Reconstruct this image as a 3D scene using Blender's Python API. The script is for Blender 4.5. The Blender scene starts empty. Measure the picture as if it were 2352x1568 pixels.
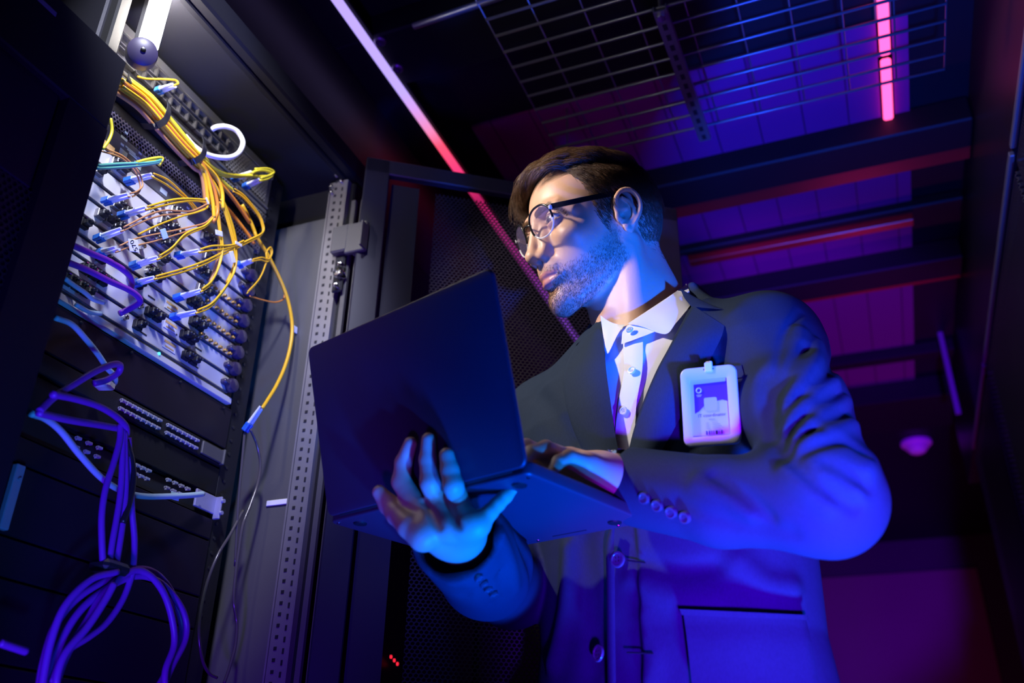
import bpy, math, random
import numpy as np
from mathutils import Vector, Matrix

random.seed(7); RNG = np.random.default_rng(11)
scene = bpy.context.scene
COL = scene.collection

# ------------------------------------------------------------------ camera
FPX, CX, CY = 2091.0, 1176.0, 784.0            # focal length and centre in pixels of the 2352x1568 frame
CAM = np.array([0.0, 0.0, 0.93])
MW = np.array([[0.92886757, 0.15790749, -0.33506754],
               [0.37001655, -0.43734214, 0.81964602],
               [0.01711091, 0.88532315, 0.46466132]])   # columns: camera right, up, forward in the world
def ray(px, py): return MW @ np.array([(px - CX) / FPX, (CY - py) / FPX, 1.0])
def P(px, py, d): return CAM + d * ray(px, py)
def onX(px, py, X): r = ray(px, py); return CAM + r * ((X - CAM[0]) / r[0])
def onY(px, py, Y): r = ray(px, py); return CAM + r * ((Y - CAM[1]) / r[1])
def onZ(px, py, Z): r = ray(px, py); return CAM + r * ((Z - CAM[2]) / r[2])

cam_d = bpy.data.cameras.new('camera'); cam = bpy.data.objects.new('camera', cam_d); COL.objects.link(cam)
cam_d.sensor_width = 36.0; cam_d.lens = FPX / 2352 * 36.0; cam_d.clip_start = 0.02; cam_d.clip_end = 60
m = Matrix.Identity(4)
for i in range(3):
    m[i][0] = MW[i, 0]; m[i][1] = MW[i, 1]; m[i][2] = -MW[i, 2]; m[i][3] = CAM[i]
cam.matrix_world = m
cam_d.dof.use_dof = True; cam_d.dof.focus_distance = 1.22; cam_d.dof.aperture_fstop = 3.2
scene.camera = cam

# ------------------------------------------------------------------ world, exposure
w = bpy.data.worlds.new('world'); scene.world = w; w.use_nodes = True
w.node_tree.nodes['Background'].inputs[0].default_value = (0.010, 0.008, 0.03, 1)
w.node_tree.nodes['Background'].inputs[1].default_value = 0.05
scene.view_settings.view_transform = 'Standard'; scene.view_settings.look = 'None'
scene.view_settings.exposure = 0.0; scene.view_settings.gamma = 1.0
scene.view_settings.use_curve_mapping = False

# ------------------------------------------------------------------ lights (unseen lamps added around the man, cabinet and ceiling)
def area(name, loc, target, color, power, sx, sy=None, spread=180):
    d = bpy.data.lights.new(name, 'AREA'); d.shape = 'RECTANGLE'; d.size = sx; d.size_y = sy or sx
    d.energy = power; d.color = color; d.spread = math.radians(spread)
    o = bpy.data.objects.new(name, d); COL.objects.link(o); o.location = loc
    v = Vector(target) - Vector(loc); o.rotation_euler = v.to_track_quat('-Z', 'Y').to_euler(); return o
def spot(name, loc, target, color, power, size, ang, blend=0.5):
    d = bpy.data.lights.new(name, 'SPOT'); d.energy = power; d.color = color; d.shadow_soft_size = size
    d.spot_size = math.radians(ang); d.spot_blend = blend
    o = bpy.data.objects.new(name, d); COL.objects.link(o); o.location = loc
    v = Vector(target) - Vector(loc); o.rotation_euler = v.to_track_quat('-Z', 'Y').to_euler(); return o
area('azure_low_fill', (0.12, 0.70, 0.12), (-0.05, 0.95, 1.22), (0.0, 0.08, 1.0), 15.0, 0.14, 0.14, 56)  # unseen lamp put low for the blue light from below
spot('azure_neck_fill', (0.34, 0.30, 0.78), (-0.222, 1.09, 1.53), (0.0, 0.085, 1.0), 380.0, 0.03, 16, .7)  # added narrow spot, turns neck and jaw azure
spot('azure_hand_fill', (0.30, 0.50, 0.45), (-0.34, 0.84, 1.17), (0.0, 0.155, 1.0), 120.0, 0.03, 14, .6)  # added spot with no fixture, colours the raised hand
spot('violet_jacket_fill', (0.27, -0.10, 0.50), (0.05, 1.0, 1.00), (0.150, 0.0, 1.0), 520.0, 0.08, 34, .35)  # added to give the jacket its violet, no such lamp stands there
spot('violet_cabinet_fill', (-0.38, 0.12, 0.50), (-0.95, 0.85, 1.35), (0.130, 0.005, 1.0), 44.0, 0.08, 54, .5)  # unseen spot added to tint the cabinet cables
area('violet_ceiling_fill', (0.1, 1.25, 1.35), (-.1, 1.6, 2.33), (0.20, 0.0, 1.0), 0.9, 0.3, 0.3, 120)  # added in mid-air below the ceiling to brighten its panels
spot('azure_cabinet_fill', (-0.15, 0.25, 0.55), (-0.90, 0.86, 1.46), (0.03, 0.26, 1.0), 26.0, 0.04, 32, .8)  # unseen blue spot added for the lower equipment
spot('white_face_fill', (-0.80, 0.64, 1.93), (-0.32, 1.04, 1.70), (1.0, 0.87, 0.77), 28.0, 0.025, 66, .12)  # added white key beside the tube, aimed at face and chest
spot('white_equipment_fill', (-0.50, 0.38, 2.14), (-0.90, 0.86, 1.74), (0.78, 0.80, 1.0), 46.0, 0.05, 46, .5)  # added out of view to brighten the line cards
# ------------------------------------------------------------------ mesh helpers
def mesh_obj(name, verts, faces, mat=None, parent=None, smooth=True, fmat=None):
    me = bpy.data.meshes.new(name)
    me.from_pydata([tuple(v) for v in verts], [], [tuple(int(i) for i in f) for f in faces])
    if mat is not None:
        for mm in (mat if isinstance(mat, (list, tuple)) else [mat]): me.materials.append(mm)
    if fmat is not None: me.polygons.foreach_set('material_index', np.array(fmat, dtype=np.int32))
    if smooth: me.polygons.foreach_set('use_smooth', np.ones(len(me.polygons), dtype=bool))
    me.update()
    o = bpy.data.objects.new(name, me); COL.objects.link(o)
    if parent is not None:
        o.parent = parent
        o.matrix_parent_inverse = parent.matrix_basis.inverted()
    return o
def tag(o, label=None, cat=None, group=None, kind=None):
    if label: o['label'] = label
    if cat: o['category'] = cat
    if group: o['group'] = group
    if kind: o['kind'] = kind
    return o
def thing(name, loc, label, cat, group=None):
    o = bpy.data.objects.new(name, None); COL.objects.link(o); o.location = tuple(loc); o.empty_display_size = .05
    return tag(o, label, cat, group)
def nrm(v): v = np.asarray(v, float); return v / (np.linalg.norm(v) + 1e-12)

class MB:
    """collects shapes and links them as one mesh object"""
    def __init__(s): s.v = []; s.f = []; s.m = []; s.sm = []; s.n = 0
    def add(s, v, f, mi=0):
        s.v.append(np.asarray(v, float)); s.f += [tuple(i + s.n for i in q) for q in f]; s.m += [mi] * len(f); s.n += len(v)
    def box(s, c, size, bev=0.0, R=None, mi=0):
        c = np.asarray(c, float); h = np.asarray(size, float) / 2
        if bev <= 0:
            v = np.array([[x, y, z] for x in (-1, 1) for y in (-1, 1) for z in (-1, 1)], float) * h
            f = [(0, 1, 3, 2), (4, 6, 7, 5), (0, 4, 5, 1), (2, 3, 7, 6), (0, 2, 6, 4), (1, 5, 7, 3)]
        else:
            b = min(bev, h.min() * .95); v = []; idx = {}
            for x in (-1, 1):
                for y in (-1, 1):
                    for z in (-1, 1):
                        sg = np.array([x, y, z])
                        for a in range(3):
                            q = sg * (h - b); q[a] = sg[a] * h[a]; idx[(x, y, z, a)] = len(v); v.append(q)
            f = []
            for a in range(3):
                o1, o2 = [i for i in range(3) if i != a]
                for sa in (-1, 1):
                    ring = []
                    for s1, s2 in ((-1, -1), (1, -1), (1, 1), (-1, 1)):
                        k = [0, 0, 0]; k[a] = sa; k[o1] = s1; k[o2] = s2; ring.append(idx[(*k, a)])
                    if (sa > 0) == (a == 1): ring = ring[::-1]
                    f.append(tuple(ring))
            for a in range(3):
                o1, o2 = [i for i in range(3) if i != a]
                for s1 in (-1, 1):
                    for s2 in (-1, 1):
                        k0 = [0, 0, 0]; k0[a] = -1; k0[o1] = s1; k0[o2] = s2; k1 = list(k0); k1[a] = 1
                        r = (idx[(*k0, o1)], idx[(*k1, o1)], idx[(*k1, o2)], idx[(*k0, o2)])
                        vv = [np.array(v[i]) for i in r]; nn = np.cross(vv[1] - vv[0], vv[2] - vv[1])
                        f.append(r if nn @ (sum(vv)) > 0 else r[::-1])
            for x in (-1, 1):
                for y in (-1, 1):
                    for z in (-1, 1):
                        r = tuple(idx[(x, y, z, a)] for a in range(3))
                        f.append(r if x * y * z > 0 else r[::-1])
            v = np.array(v)
        if R is not None: v = v @ np.asarray(R).T
        s.add(v + c, f, mi)
    def tube(s, pts, r, n=10, cap=True, mi=0, up=None):
        pts = np.asarray(pts, float); N = len(pts); r = np.broadcast_to(np.asarray(r, float), (N,))
        T = np.gradient(pts, axis=0); T /= np.linalg.norm(T, axis=1)[:, None] + 1e-12
        a = np.array([0, 0, 1.]) if abs(T[0][2]) < .9 else np.array([1., 0, 0])
        u = nrm(np.cross(T[0], a)); V = []
        for i in range(N):
            u = nrm(u - T[i] * (u @ T[i])); w_ = np.cross(T[i], u)
            for k in range(n):
                t = 2 * math.pi * k / n; V.append(pts[i] + r[i] * (math.cos(t) * u + math.sin(t) * w_))
        F = []
        for i in range(N - 1):
            for k in range(n):
                k2 = (k + 1) % n; F.append((i * n + k, i * n + k2, (i + 1) * n + k2, (i + 1) * n + k))
        if cap: F.append(tuple(range(n))[::-1]); F.append(tuple((N - 1) * n + k for k in range(n)))
        s.add(V, F, mi)
    def cyl(s, a, b, r, n=20, r2=None, mi=0, bev=0):
        a = np.asarray(a, float); b = np.asarray(b, float); r2 = r if r2 is None else r2
        L = np.linalg.norm(b - a); d = (b - a) / L
        if bev > 0: s.tube([a, a + d * 1e-6, a + d * bev, b - d * bev, b - d * 1e-6, b], [max(r - bev, 1e-5)] * 2 + [r, r2] + [max(r2 - bev, 1e-5)] * 2, n, True, mi)
        else: s.tube([a, b], [r, r2], n, True, mi)
    def lathe(s, c, axis, prof, n=24, mi=0):
        """prof: list of (radius, height along axis)"""
        c = np.asarray(c, float); ax = nrm(axis)
        s.tube_frames([c + ax * h for _, h in prof], [q for q, _ in prof], ax, n, mi)
    def tube_frames(s, pts, r, ax, n, mi):
        a = np.array([0, 0, 1.]) if abs(ax[2]) < .9 else np.array([1., 0, 0])
        u = nrm(np.cross(ax, a)); w_ = np.cross(ax, u); V = []
        for p, q in zip(pts, r):
            for k in range(n):
                t = 2 * math.pi * k / n; V.append(p + max(q, 1e-5) * (math.cos(t) * u + math.sin(t) * w_))
        F = [(i * n + k, i * n + (k + 1) % n, (i + 1) * n + (k + 1) % n, (i + 1) * n + k) for i in range(len(pts) - 1) for k in range(n)]
        F.append(tuple(range(n))[::-1]); F.append(tuple((len(pts) - 1) * n + k for k in range(n)))
        s.add(V, F, mi)
    def build(s, name, mat, parent=None, smooth=False, auto=None):
        o = mesh_obj(name, np.concatenate(s.v), s.f, mat, parent, smooth, s.m)
        if auto:
            me = o.data; me.polygons.foreach_set('use_smooth', np.ones(len(me.polygons), dtype=bool))
            me.set_sharp_from_angle(angle=math.radians(auto))
        return o
def cr(pts, n=8):
    """Catmull-Rom through the points"""
    p = np.asarray(pts, float); p = np.vstack([2 * p[0] - p[1], p, 2 * p[-1] - p[-2]]); out = []
    for i in range(1, len(p) - 2):
        for t in np.linspace(0, 1, n, endpoint=False):
            a, b, c, d = p[i - 1], p[i], p[i + 1], p[i + 2]
            out.append(.5 * (2 * b + (c - a) * t + (2 * a - 5 * b + 4 * c - d) * t * t + (3 * b - a - 3 * c + d) * t ** 3))
    out.append(p[-2]); return np.array(out)
def single(name, fn, mat, label, cat, group=None, auto=30, kind=None):
    b = MB(); fn(b); o = b.build(name, mat, None, auto=auto); return tag(o, label, cat, group, kind)
def Rz(a): c, s_ = math.cos(a), math.sin(a); return np.array([[c, -s_, 0], [s_, c, 0], [0, 0, 1]])
def frame(x, y, z): return np.array([x, y, z]).T

# ------------------------------------------------------------------ materials
def mat(name, color, rough=.5, metal=0., emit=None, estr=0., noise=0.0, nscale=40, bump=0., bscale=200, spec=.5, coat=0., trans=0., sheen=0., sss=0.):
    mt = bpy.data.materials.new(name); mt.use_nodes = True; nt = mt.node_tree; b = nt.nodes['Principled BSDF']
    b.inputs['Base Color'].default_value = (*color, 1); b.inputs['Roughness'].default_value = rough
    b.inputs['Metallic'].default_value = metal; b.inputs['Specular IOR Level'].default_value = spec
    b.inputs['Coat Weight'].default_value = coat; b.inputs['Transmission Weight'].default_value = trans
    b.inputs['Sheen Weight'].default_value = sheen
    if sss: b.inputs['Subsurface Weight'].default_value = sss; b.inputs['Subsurface Radius'].default_value = (.6, .25, .12); b.inputs['Subsurface Scale'].default_value = .008
    if emit: b.inputs['Emission Color'].default_value = (*emit, 1); b.inputs['Emission Strength'].default_value = estr
    tc = nt.nodes.new('ShaderNodeTexCoord')
    if noise:
        n = nt.nodes.new('ShaderNodeTexNoise'); n.inputs['Scale'].default_value = nscale; n.inputs['Detail'].default_value = 4
        nt.links.new(tc.outputs['Object'], n.inputs['Vector'])
        mx = nt.nodes.new('ShaderNodeMix'); mx.data_type = 'RGBA'
        mx.inputs[6].default_value = (*[c * (1 - noise) for c in color], 1); mx.inputs[7].default_value = (*[min(1, c * (1 + noise)) for c in color], 1)
        nt.links.new(n.outputs['Fac'], mx.inputs[0]); nt.links.new(mx.outputs[2], b.inputs['Base Color'])
    if bump:
        n2 = nt.nodes.new('ShaderNodeTexNoise'); n2.inputs['Scale'].default_value = bscale; n2.inputs['Detail'].default_value = 3
        nt.links.new(tc.outputs['Object'], n2.inputs['Vector'])
        bp = nt.nodes.new('ShaderNodeBump'); bp.inputs['Strength'].default_value = bump; bp.inputs['Distance'].default_value = .001
        nt.links.new(n2.outputs['Fac'], bp.inputs['Height']); nt.links.new(bp.outputs['Normal'], b.inputs['Normal'])
    return mt
def emat(name, color, strength):
    mt = bpy.data.materials.new(name); mt.use_nodes = True; nt = mt.node_tree; nt.nodes.clear()
    e = nt.nodes.new('ShaderNodeEmission'); e.inputs[0].default_value = (*color, 1); e.inputs[1].default_value = strength
    o = nt.nodes.new('ShaderNodeOutputMaterial'); nt.links.new(e.outputs[0], o.inputs[0]); return mt
def perf_mat(name, color, pitch, hole=.33, rough=.45, axes=(1, 2), metal=.3, a=0.0):
    """sheet metal with a staggered pattern of real holes (transparent)"""
    mt = mat(name, color, rough, metal); nt = mt.node_tree; b = nt.nodes['Principled BSDF']; N = nt.nodes.new; L = nt.links.new
    tc = N('ShaderNodeTexCoord'); sp = N('ShaderNodeSeparateXYZ'); L(tc.outputs['Object'], sp.inputs[0])
    def mth(op, x, y=None, z=None):
        q = N('ShaderNodeMath'); q.operation = op
        for i, v in enumerate((x, y, z)):
            if v is None: continue
            if isinstance(v, (int, float)): q.inputs[i].default_value = v
            else: L(v, q.inputs[i])
        return q.outputs[0]
    U = sp.outputs[axes[0]]; V_ = sp.outputs[axes[1]]
    def cell(du, dv):
        u = mth('SUBTRACT', mth('FRACT', mth('ADD', mth('DIVIDE', U, pitch), du + 100)), .5)
        v = mth('SUBTRACT', mth('FRACT', mth('ADD', mth('DIVIDE', V_, pitch * 1.732), dv + 100)), .5)
        v = mth('MULTIPLY', v, 1.732)
        return mth('ADD', mth('MULTIPLY', u, u), mth('MULTIPLY', v, v))
    dmin = mth('MINIMUM', cell(0, 0), cell(.5, .5))
    solid = mth('GREATER_THAN', dmin, hole * hole)
    L(solid, b.inputs['Alpha'])
    return mt
def seam_mat(name, color, rough, pitch, axis=1, width=.004, metal=.0, spec=.5):
    """flat panels with narrow joints between them"""
    mt = mat(name, color, rough, metal, spec=spec); nt = mt.node_tree; b = nt.nodes['Principled BSDF']; N = nt.nodes.new; L = nt.links.new
    tc = N('ShaderNodeTexCoord'); sp = N('ShaderNodeSeparateXYZ'); L(tc.outputs['Object'], sp.inputs[0])
    d = N('ShaderNodeMath'); d.operation = 'DIVIDE'; L(sp.outputs[axis], d.inputs[0]); d.inputs[1].default_value = pitch
    fr = N('ShaderNodeMath'); fr.operation = 'FRACT'; L(d.outputs[0], fr.inputs[0])
    g = N('ShaderNodeMath'); g.operation = 'GREATER_THAN'; L(fr.outputs[0], g.inputs[0]); g.inputs[1].default_value = width / pitch
    mx = N('ShaderNodeMix'); mx.data_type = 'RGBA'; mx.inputs[6].default_value = (*[c * .25 for c in color], 1); mx.inputs[7].default_value = (*color, 1)
    L(g.outputs[0], mx.inputs[0]); L(mx.outputs[2], b.inputs['Base Color'])
    bp = N('ShaderNodeBump'); bp.inputs['Strength'].default_value = .6; bp.inputs['Distance'].default_value = .003
    L(g.outputs[0], bp.inputs['Height']); L(bp.outputs['Normal'], b.inputs['Normal'])
    return mt
M = dict(
    black=mat('black_powder_coat', (.009, .009, .013), .5, 0, spec=.25, noise=.15, nscale=8, bump=.15, bscale=900),
    blackgloss=mat('black_gloss_panel', (.012, .009, .020), .38, 0, spec=.3, noise=.1, nscale=3),
    dark=mat('dark_sheet_metal', (.020, .020, .026), .5, .2, spec=.3, noise=.15, nscale=10, bump=.1, bscale=600),
    gray=mat('grey_sheet_metal', (.16, .16, .165), .42, .5, noise=.08, nscale=14),
    steel=mat('zinc_steel', (.32, .32, .34), .35, .8, noise=.1, nscale=30),
    chrome=mat('chrome_screw', (.75, .75, .78), .15, 1.0, noise=.03, nscale=90),
    card=mat('pale_card_front', (.70, .70, .76), .42, .15, noise=.04, nscale=20),
    cardedge=mat('card_edge', (.12, .12, .16), .5, .4, noise=.05, nscale=60),
    fan=mat('grey_fan_panel', (.13, .135, .155), .5, .2, noise=.06, nscale=30),
    ports=mat('black_port_plastic', (.02, .02, .026), .35, 0, noise=.1, nscale=70),
    yellow=mat('yellow_fibre_jacket', (.90, .50, .02), .38, 0, noise=.05, nscale=60),
    yellowg=mat('lime_yellow_fibre_jacket', (.78, .66, .04), .38, 0, noise=.05, nscale=60),
    orange=mat('orange_fibre_jacket', (.80, .26, .03), .4, 0, noise=.05, nscale=60),
    brown=mat('tan_fibre_jacket', (.55, .26, .10), .4, 0, noise=.05, nscale=60),
    green=mat('green_fibre_jacket', (.12, .42, .33), .4, 0, noise=.05, nscale=60),
    white=mat('white_plastic', (.80, .80, .80), .35, 0, noise=.02, nscale=60),
    boot=mat('white_connector_boot', (.80, .82, .86), .4, 0, noise=.02, nscale=60),
    bluecl=mat('blue_connector_housing', (.03, .16, .62), .35, 0, noise=.05, nscale=80),
    ltblue=mat('pale_blue_cable_jacket', (.45, .62, .80), .4, 0, noise=.04, nscale=60),
    purple=mat('violet_grey_cable_jacket', (.24, .03, .48), .42, 0, noise=.05, nscale=50),
    blackc=mat('black_cable_jacket', (.02, .02, .025), .3, 0, noise=.1, nscale=50),
    copper=mat('gold_connector', (.70, .42, .12), .3, .9, noise=.1, nscale=80),
    label=mat('white_paper_label', (.85, .85, .85), .6, 0, noise=.02, nscale=90),
    orangel=mat('amber_label', (.80, .50, .18), .6, 0, noise=.04, nscale=90),
    ink=mat('black_ink', (.02, .02, .03), .6, 0, noise=.05, nscale=90),
    ceil=seam_mat('violet_lit_ceiling_panel', (.26, .01, .16), .5, .094, 0, .003),  # violet light on the panels is put into their base colour
    wall=mat('dark_wall_panel', (.05, .025, .05), .5, 0, noise=.1, nscale=3),
    floor=seam_mat('raised_floor_tile', (.09, .09, .10), .4, .6, 0, .005),
    wire=mat('zinc_wire', (.20, .20, .24), .4, .7, noise=.06, nscale=50),
    perf=perf_mat('perforated_black_sheet', (.03, .03, .035), .0075, .36),
    perfvent=perf_mat('perforated_violet_grey_sheet', (.10, .09, .15), .0062, .36, metal=.3),
    perfgrey=perf_mat('perforated_grey_sheet', (.38, .37, .38), .0065, .30, metal=.6),
)
# ------------------------------------------------------------------ room shell
ZC = 2.33
def slab(name, c, size, mt, kind='structure', bev=0):
    b = MB(); b.box(c, size, bev); return tag(b.build(name, mt, None), kind=kind)
slab('floor', (-.2, 1.8, -.05), (4.6, 8.4, .1), M['floor'])
slab('ceiling', (-.2, 1.8, ZC + .05), (4.6, 8.4, .1), M['black'])
slab('wall_back', (-.2, 5.45, ZC / 2), (4.6, .1, ZC), M['wall'])
slab('wall_front', (-.2, -2.35, ZC / 2), (4.6, .1, ZC), M['black'])
slab('wall_left', (-2.45, 1.8, ZC / 2), (.1, 8.4, ZC), M['black'])
slab('wall_right', (2.05, 1.8, ZC / 2), (.1, 8.4, ZC), M['black'])
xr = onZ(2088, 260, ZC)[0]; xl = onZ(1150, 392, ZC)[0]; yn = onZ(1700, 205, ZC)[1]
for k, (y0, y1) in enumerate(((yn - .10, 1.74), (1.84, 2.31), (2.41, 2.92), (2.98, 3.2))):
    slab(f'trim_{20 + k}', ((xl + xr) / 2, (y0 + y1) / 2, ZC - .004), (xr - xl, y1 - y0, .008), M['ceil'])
# aisle fascia between cabinet tops and ceiling
slab('trim_1', (-.86, 1.8, 2.168), (.04, 7.1, .324), M['blackgloss'])
slab('trim_2', (.36, .95, 2.168), (.04, 5.0, .324), M['blackgloss'])
# transverse ceiling beams with a lower rail
def beam(n, y, dy, z0, x0=-.838, x1=.338, mt='black'):
    slab(f'trim_{n}', ((x0 + x1) / 2, y, (z0 + ZC) / 2), (x1 - x0, dy, ZC - z0), M[mt], bev=.004)
beam(3, 1.16, .14, 2.27); beam(4, 1.79, .10, 2.265); beam(5, 2.10, .025, 2.30); beam(6, 2.36, .10, 2.265)
beam(7, 2.95, .05, 2.29); beam(8, 3.35, .30, 2.25)
# rails on the beams, the red light on them put into their colour
def rail(n, y, z, mt, dy=.012, dz=.012, x0=-.70, x1=.338):
    b = MB(); b.box(((x0 + x1) / 2, y, z), (x1 - x0, dy, dz), .002); tag(b.build(f'trim_{n}', mt), kind='structure')
redm = mat('red_lit_rail', (.45, .02, .02), .3, .2, noise=.1, nscale=10)
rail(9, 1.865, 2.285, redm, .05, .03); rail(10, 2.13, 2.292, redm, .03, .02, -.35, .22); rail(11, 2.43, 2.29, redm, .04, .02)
bar = M['steel']
b = MB(); b.tube([onZ(950, 60, 2.262), onZ(1240, -38, 2.262)], .007, 14); tag(b.build('metal_tube', bar, None, auto=40), 'grey metal tube lying across the aisle ceiling beam, top centre', 'tube')
# right cabinet row
for k, (y0, y1) in enumerate(((-1.2, -.3), (-.3, .6), (.6, 1.5), (1.5, 2.4), (2.4, 3.05))):
    if k < 2: continue
    t = thing('equipment_cabinet', (.65, (y0 + y1) / 2, 0), ['', '', 'tall black cabinet at the right edge of the photo, nearest of its row', 'tall black cabinet in the right row, second behind the pale vertical edge',
              'tall black cabinet at the far end of the right row, beside the smoke detector'][k], 'cabinet', None)
    b = MB(); b.box((.65, (y0 + y1) / 2, 1.0), (.60, y1 - y0 - .006, 2.0), .004); b.build('body', M['black'], t)
    b = MB(); b.box((.342, (y0 + y1) / 2, 1.0), (.018, y1 - y0 - .03, 1.92), .003); b.build('door', M['perf'], t)
    b = MB(); b.box((.336, (y0 + y1) / 2, 1.994), (.01, y1 - y0 - .02, .012), .002); b.build('top_edge', M['gray'], t)
    b = MB(); b.box((.325, y1 - .06, 1.15), (.018, .02, .22), .004); b.build('handle', M['gray'], t)
# far vertical posts and small fittings on the right
b = MB(); b.cyl((.30, 2.88, 2.05), (.30, 2.88, ZC), .009, 14); tag(b.build('hanging_rod', mat('violet_white_rod', (.22, .18, .30), .4, noise=.03), None, auto=40), 'short vertical rod hanging from the ceiling near the right cabinets', 'rod')
# end wall panel and door
b = MB(); b.box((.02, 5.38, 1.15), (.92, .03, 2.0), .004); tag(b.build('door_1', mat('plum_wall_door', (.26, .10, .16), .5, noise=.1, nscale=3)), kind='structure')

# ------------------------------------------------------------------ lamps
def ramp_emat(name, stops, strength, axis=1, lo=0., hi=1.):
    mt = bpy.data.materials.new(name); mt.use_nodes = True; nt = mt.node_tree; nt.nodes.clear(); N = nt.nodes.new; L = nt.links.new
    tc = N('ShaderNodeTexCoord'); sp = N('ShaderNodeSeparateXYZ'); L(tc.outputs['Object'], sp.inputs[0])
    mr = N('ShaderNodeMapRange'); mr.inputs[1].default_value = lo; mr.inputs[2].default_value = hi; L(sp.outputs[axis], mr.inputs[0])
    r = N('ShaderNodeValToRGB'); cr_ = r.color_ramp
    while len(cr_.elements) < len(stops): cr_.elements.new(.5)
    for e, (p_, c) in zip(cr_.elements, stops): e.position = p_; e.color = (*c, 1)
    L(mr.outputs[0], r.inputs[0]); e = N('ShaderNodeEmission'); e.inputs[1].default_value = strength
    o = N('ShaderNodeOutputMaterial'); L(r.outputs[0], e.inputs[0]); L(e.outputs[0], o.inputs[0]); return mt
t = thing('led_strip_light', (-.81, 1.8, ZC), 'long lavender LED strip turning pink, along the left ceiling edge', 'light')
zs = 2.262; lx = -.575 * (zs - .93); YY = lambda px, py: onZ(px, py, zs)[1]
yA, yB = .3, 3.6; fr = lambda px, py: (YY(px, py) - yA) / (yB - yA)
b = MB(); b.box((lx, (yA + yB) / 2, zs + .005), (.019, yB - yA, .010), .003)
b.build('diffuser', ramp_emat('rgb_led_diffuser', [(0, (.42, .32, 1)), (fr(925, 215), (.46, .34, .95)), (fr(985, 300), (.75, .22, .45)), (fr(1010, 335), (1.0, .08, .16)), (fr(1050, 392), (.85, .04, .18)), (fr(1090, 460), (.36, .01, .09)), (fr(1180, 590), (.22, .015, .16)), (fr(1270, 715), (.12, .03, .32)), (1, (.14, .03, .30))], 1.3, 1, yA, yB), t)
b = MB(); b.box(((-.845 + lx) / 2 + .008, (yA + yB) / 2, zs + .014), (lx + .845 + .016, yB - yA, .008), .001); b.build('channel', M['black'], t)
b = MB()
for q in ((872, 100), (912, 162)):
    c = onZ(*q, 2.262); b.lathe(c + [0, 0, .004], (0, 0, -1), [(.012, -.01), (.012, 0), (.009, .003), (.005, .003), (.0045, .001), (.0001, .001)], 20)
b.build('rail_bolts', M['steel'], t, auto=35)
lx2 = .127 * (ZC - .93 - .012)
pk = emat('pink_led_diffuser', (1.0, .07, .28), 3.2)
def pinklamp(y0, y1, lab):
    t = thing('led_tube_light', (lx2, (y0 + y1) / 2, ZC), lab, 'light')
    b = MB(); b.box((lx2, (y0 + y1) / 2, ZC - .014), (.020, y1 - y0, .012), .004); b.build('diffuser', pk, t)
    b = MB(); b.box((lx2, (y0 + y1) / 2, ZC - .004), (.030, y1 - y0 + .01, .008), .001); b.build('housing', M['gray'], t)
ya, yb = onZ(2032, 113, ZC)[1], onZ(2032, 124, ZC)[1]
pinklamp(1.245, ya, 'pink glowing LED tube on the ceiling, nearer of the two in line')
pinklamp(yb, onZ(2040, 262, ZC)[1], 'pink glowing LED tube on the ceiling, farther one ending at the black beam')
# smoke detector
c = onZ(2103, 1012, ZC)
t = thing('smoke_detector', c, 'round white smoke detector lit pink on the dark ceiling at right', 'smoke detector')
wm = mat('white_detector_plastic', (.8, .78, .8), .4, noise=.03)
b = MB(); b.lathe(c, (0, 0, -1), [(.055, 0), (.060, .004), (.060, .016), (.054, .022)], 32); b.build('base', wm, t, auto=30)
b = MB(); b.lathe(c + [0, 0, -.022], (0, 0, -1), [(.046, 0), (.044, .010), (.040, .011), (.040, .016), (.036, .017), (.030, .028), (.018, .034), (.001, .035)], 32); b.build('sensor_head', wm, t, auto=30)
area('pink_aisle_wash', (.18, 3.6, 1.2), (.2, 3.8, 2.3), (1.0, .05, .55), 1.6, .3)
area('plum_wall_fill', (.2, 4.3, .9), (.1, 5.4, 1.4), (.9, .03, .40), .32, .5)  # unseen lamp added to tint the end wall

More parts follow.
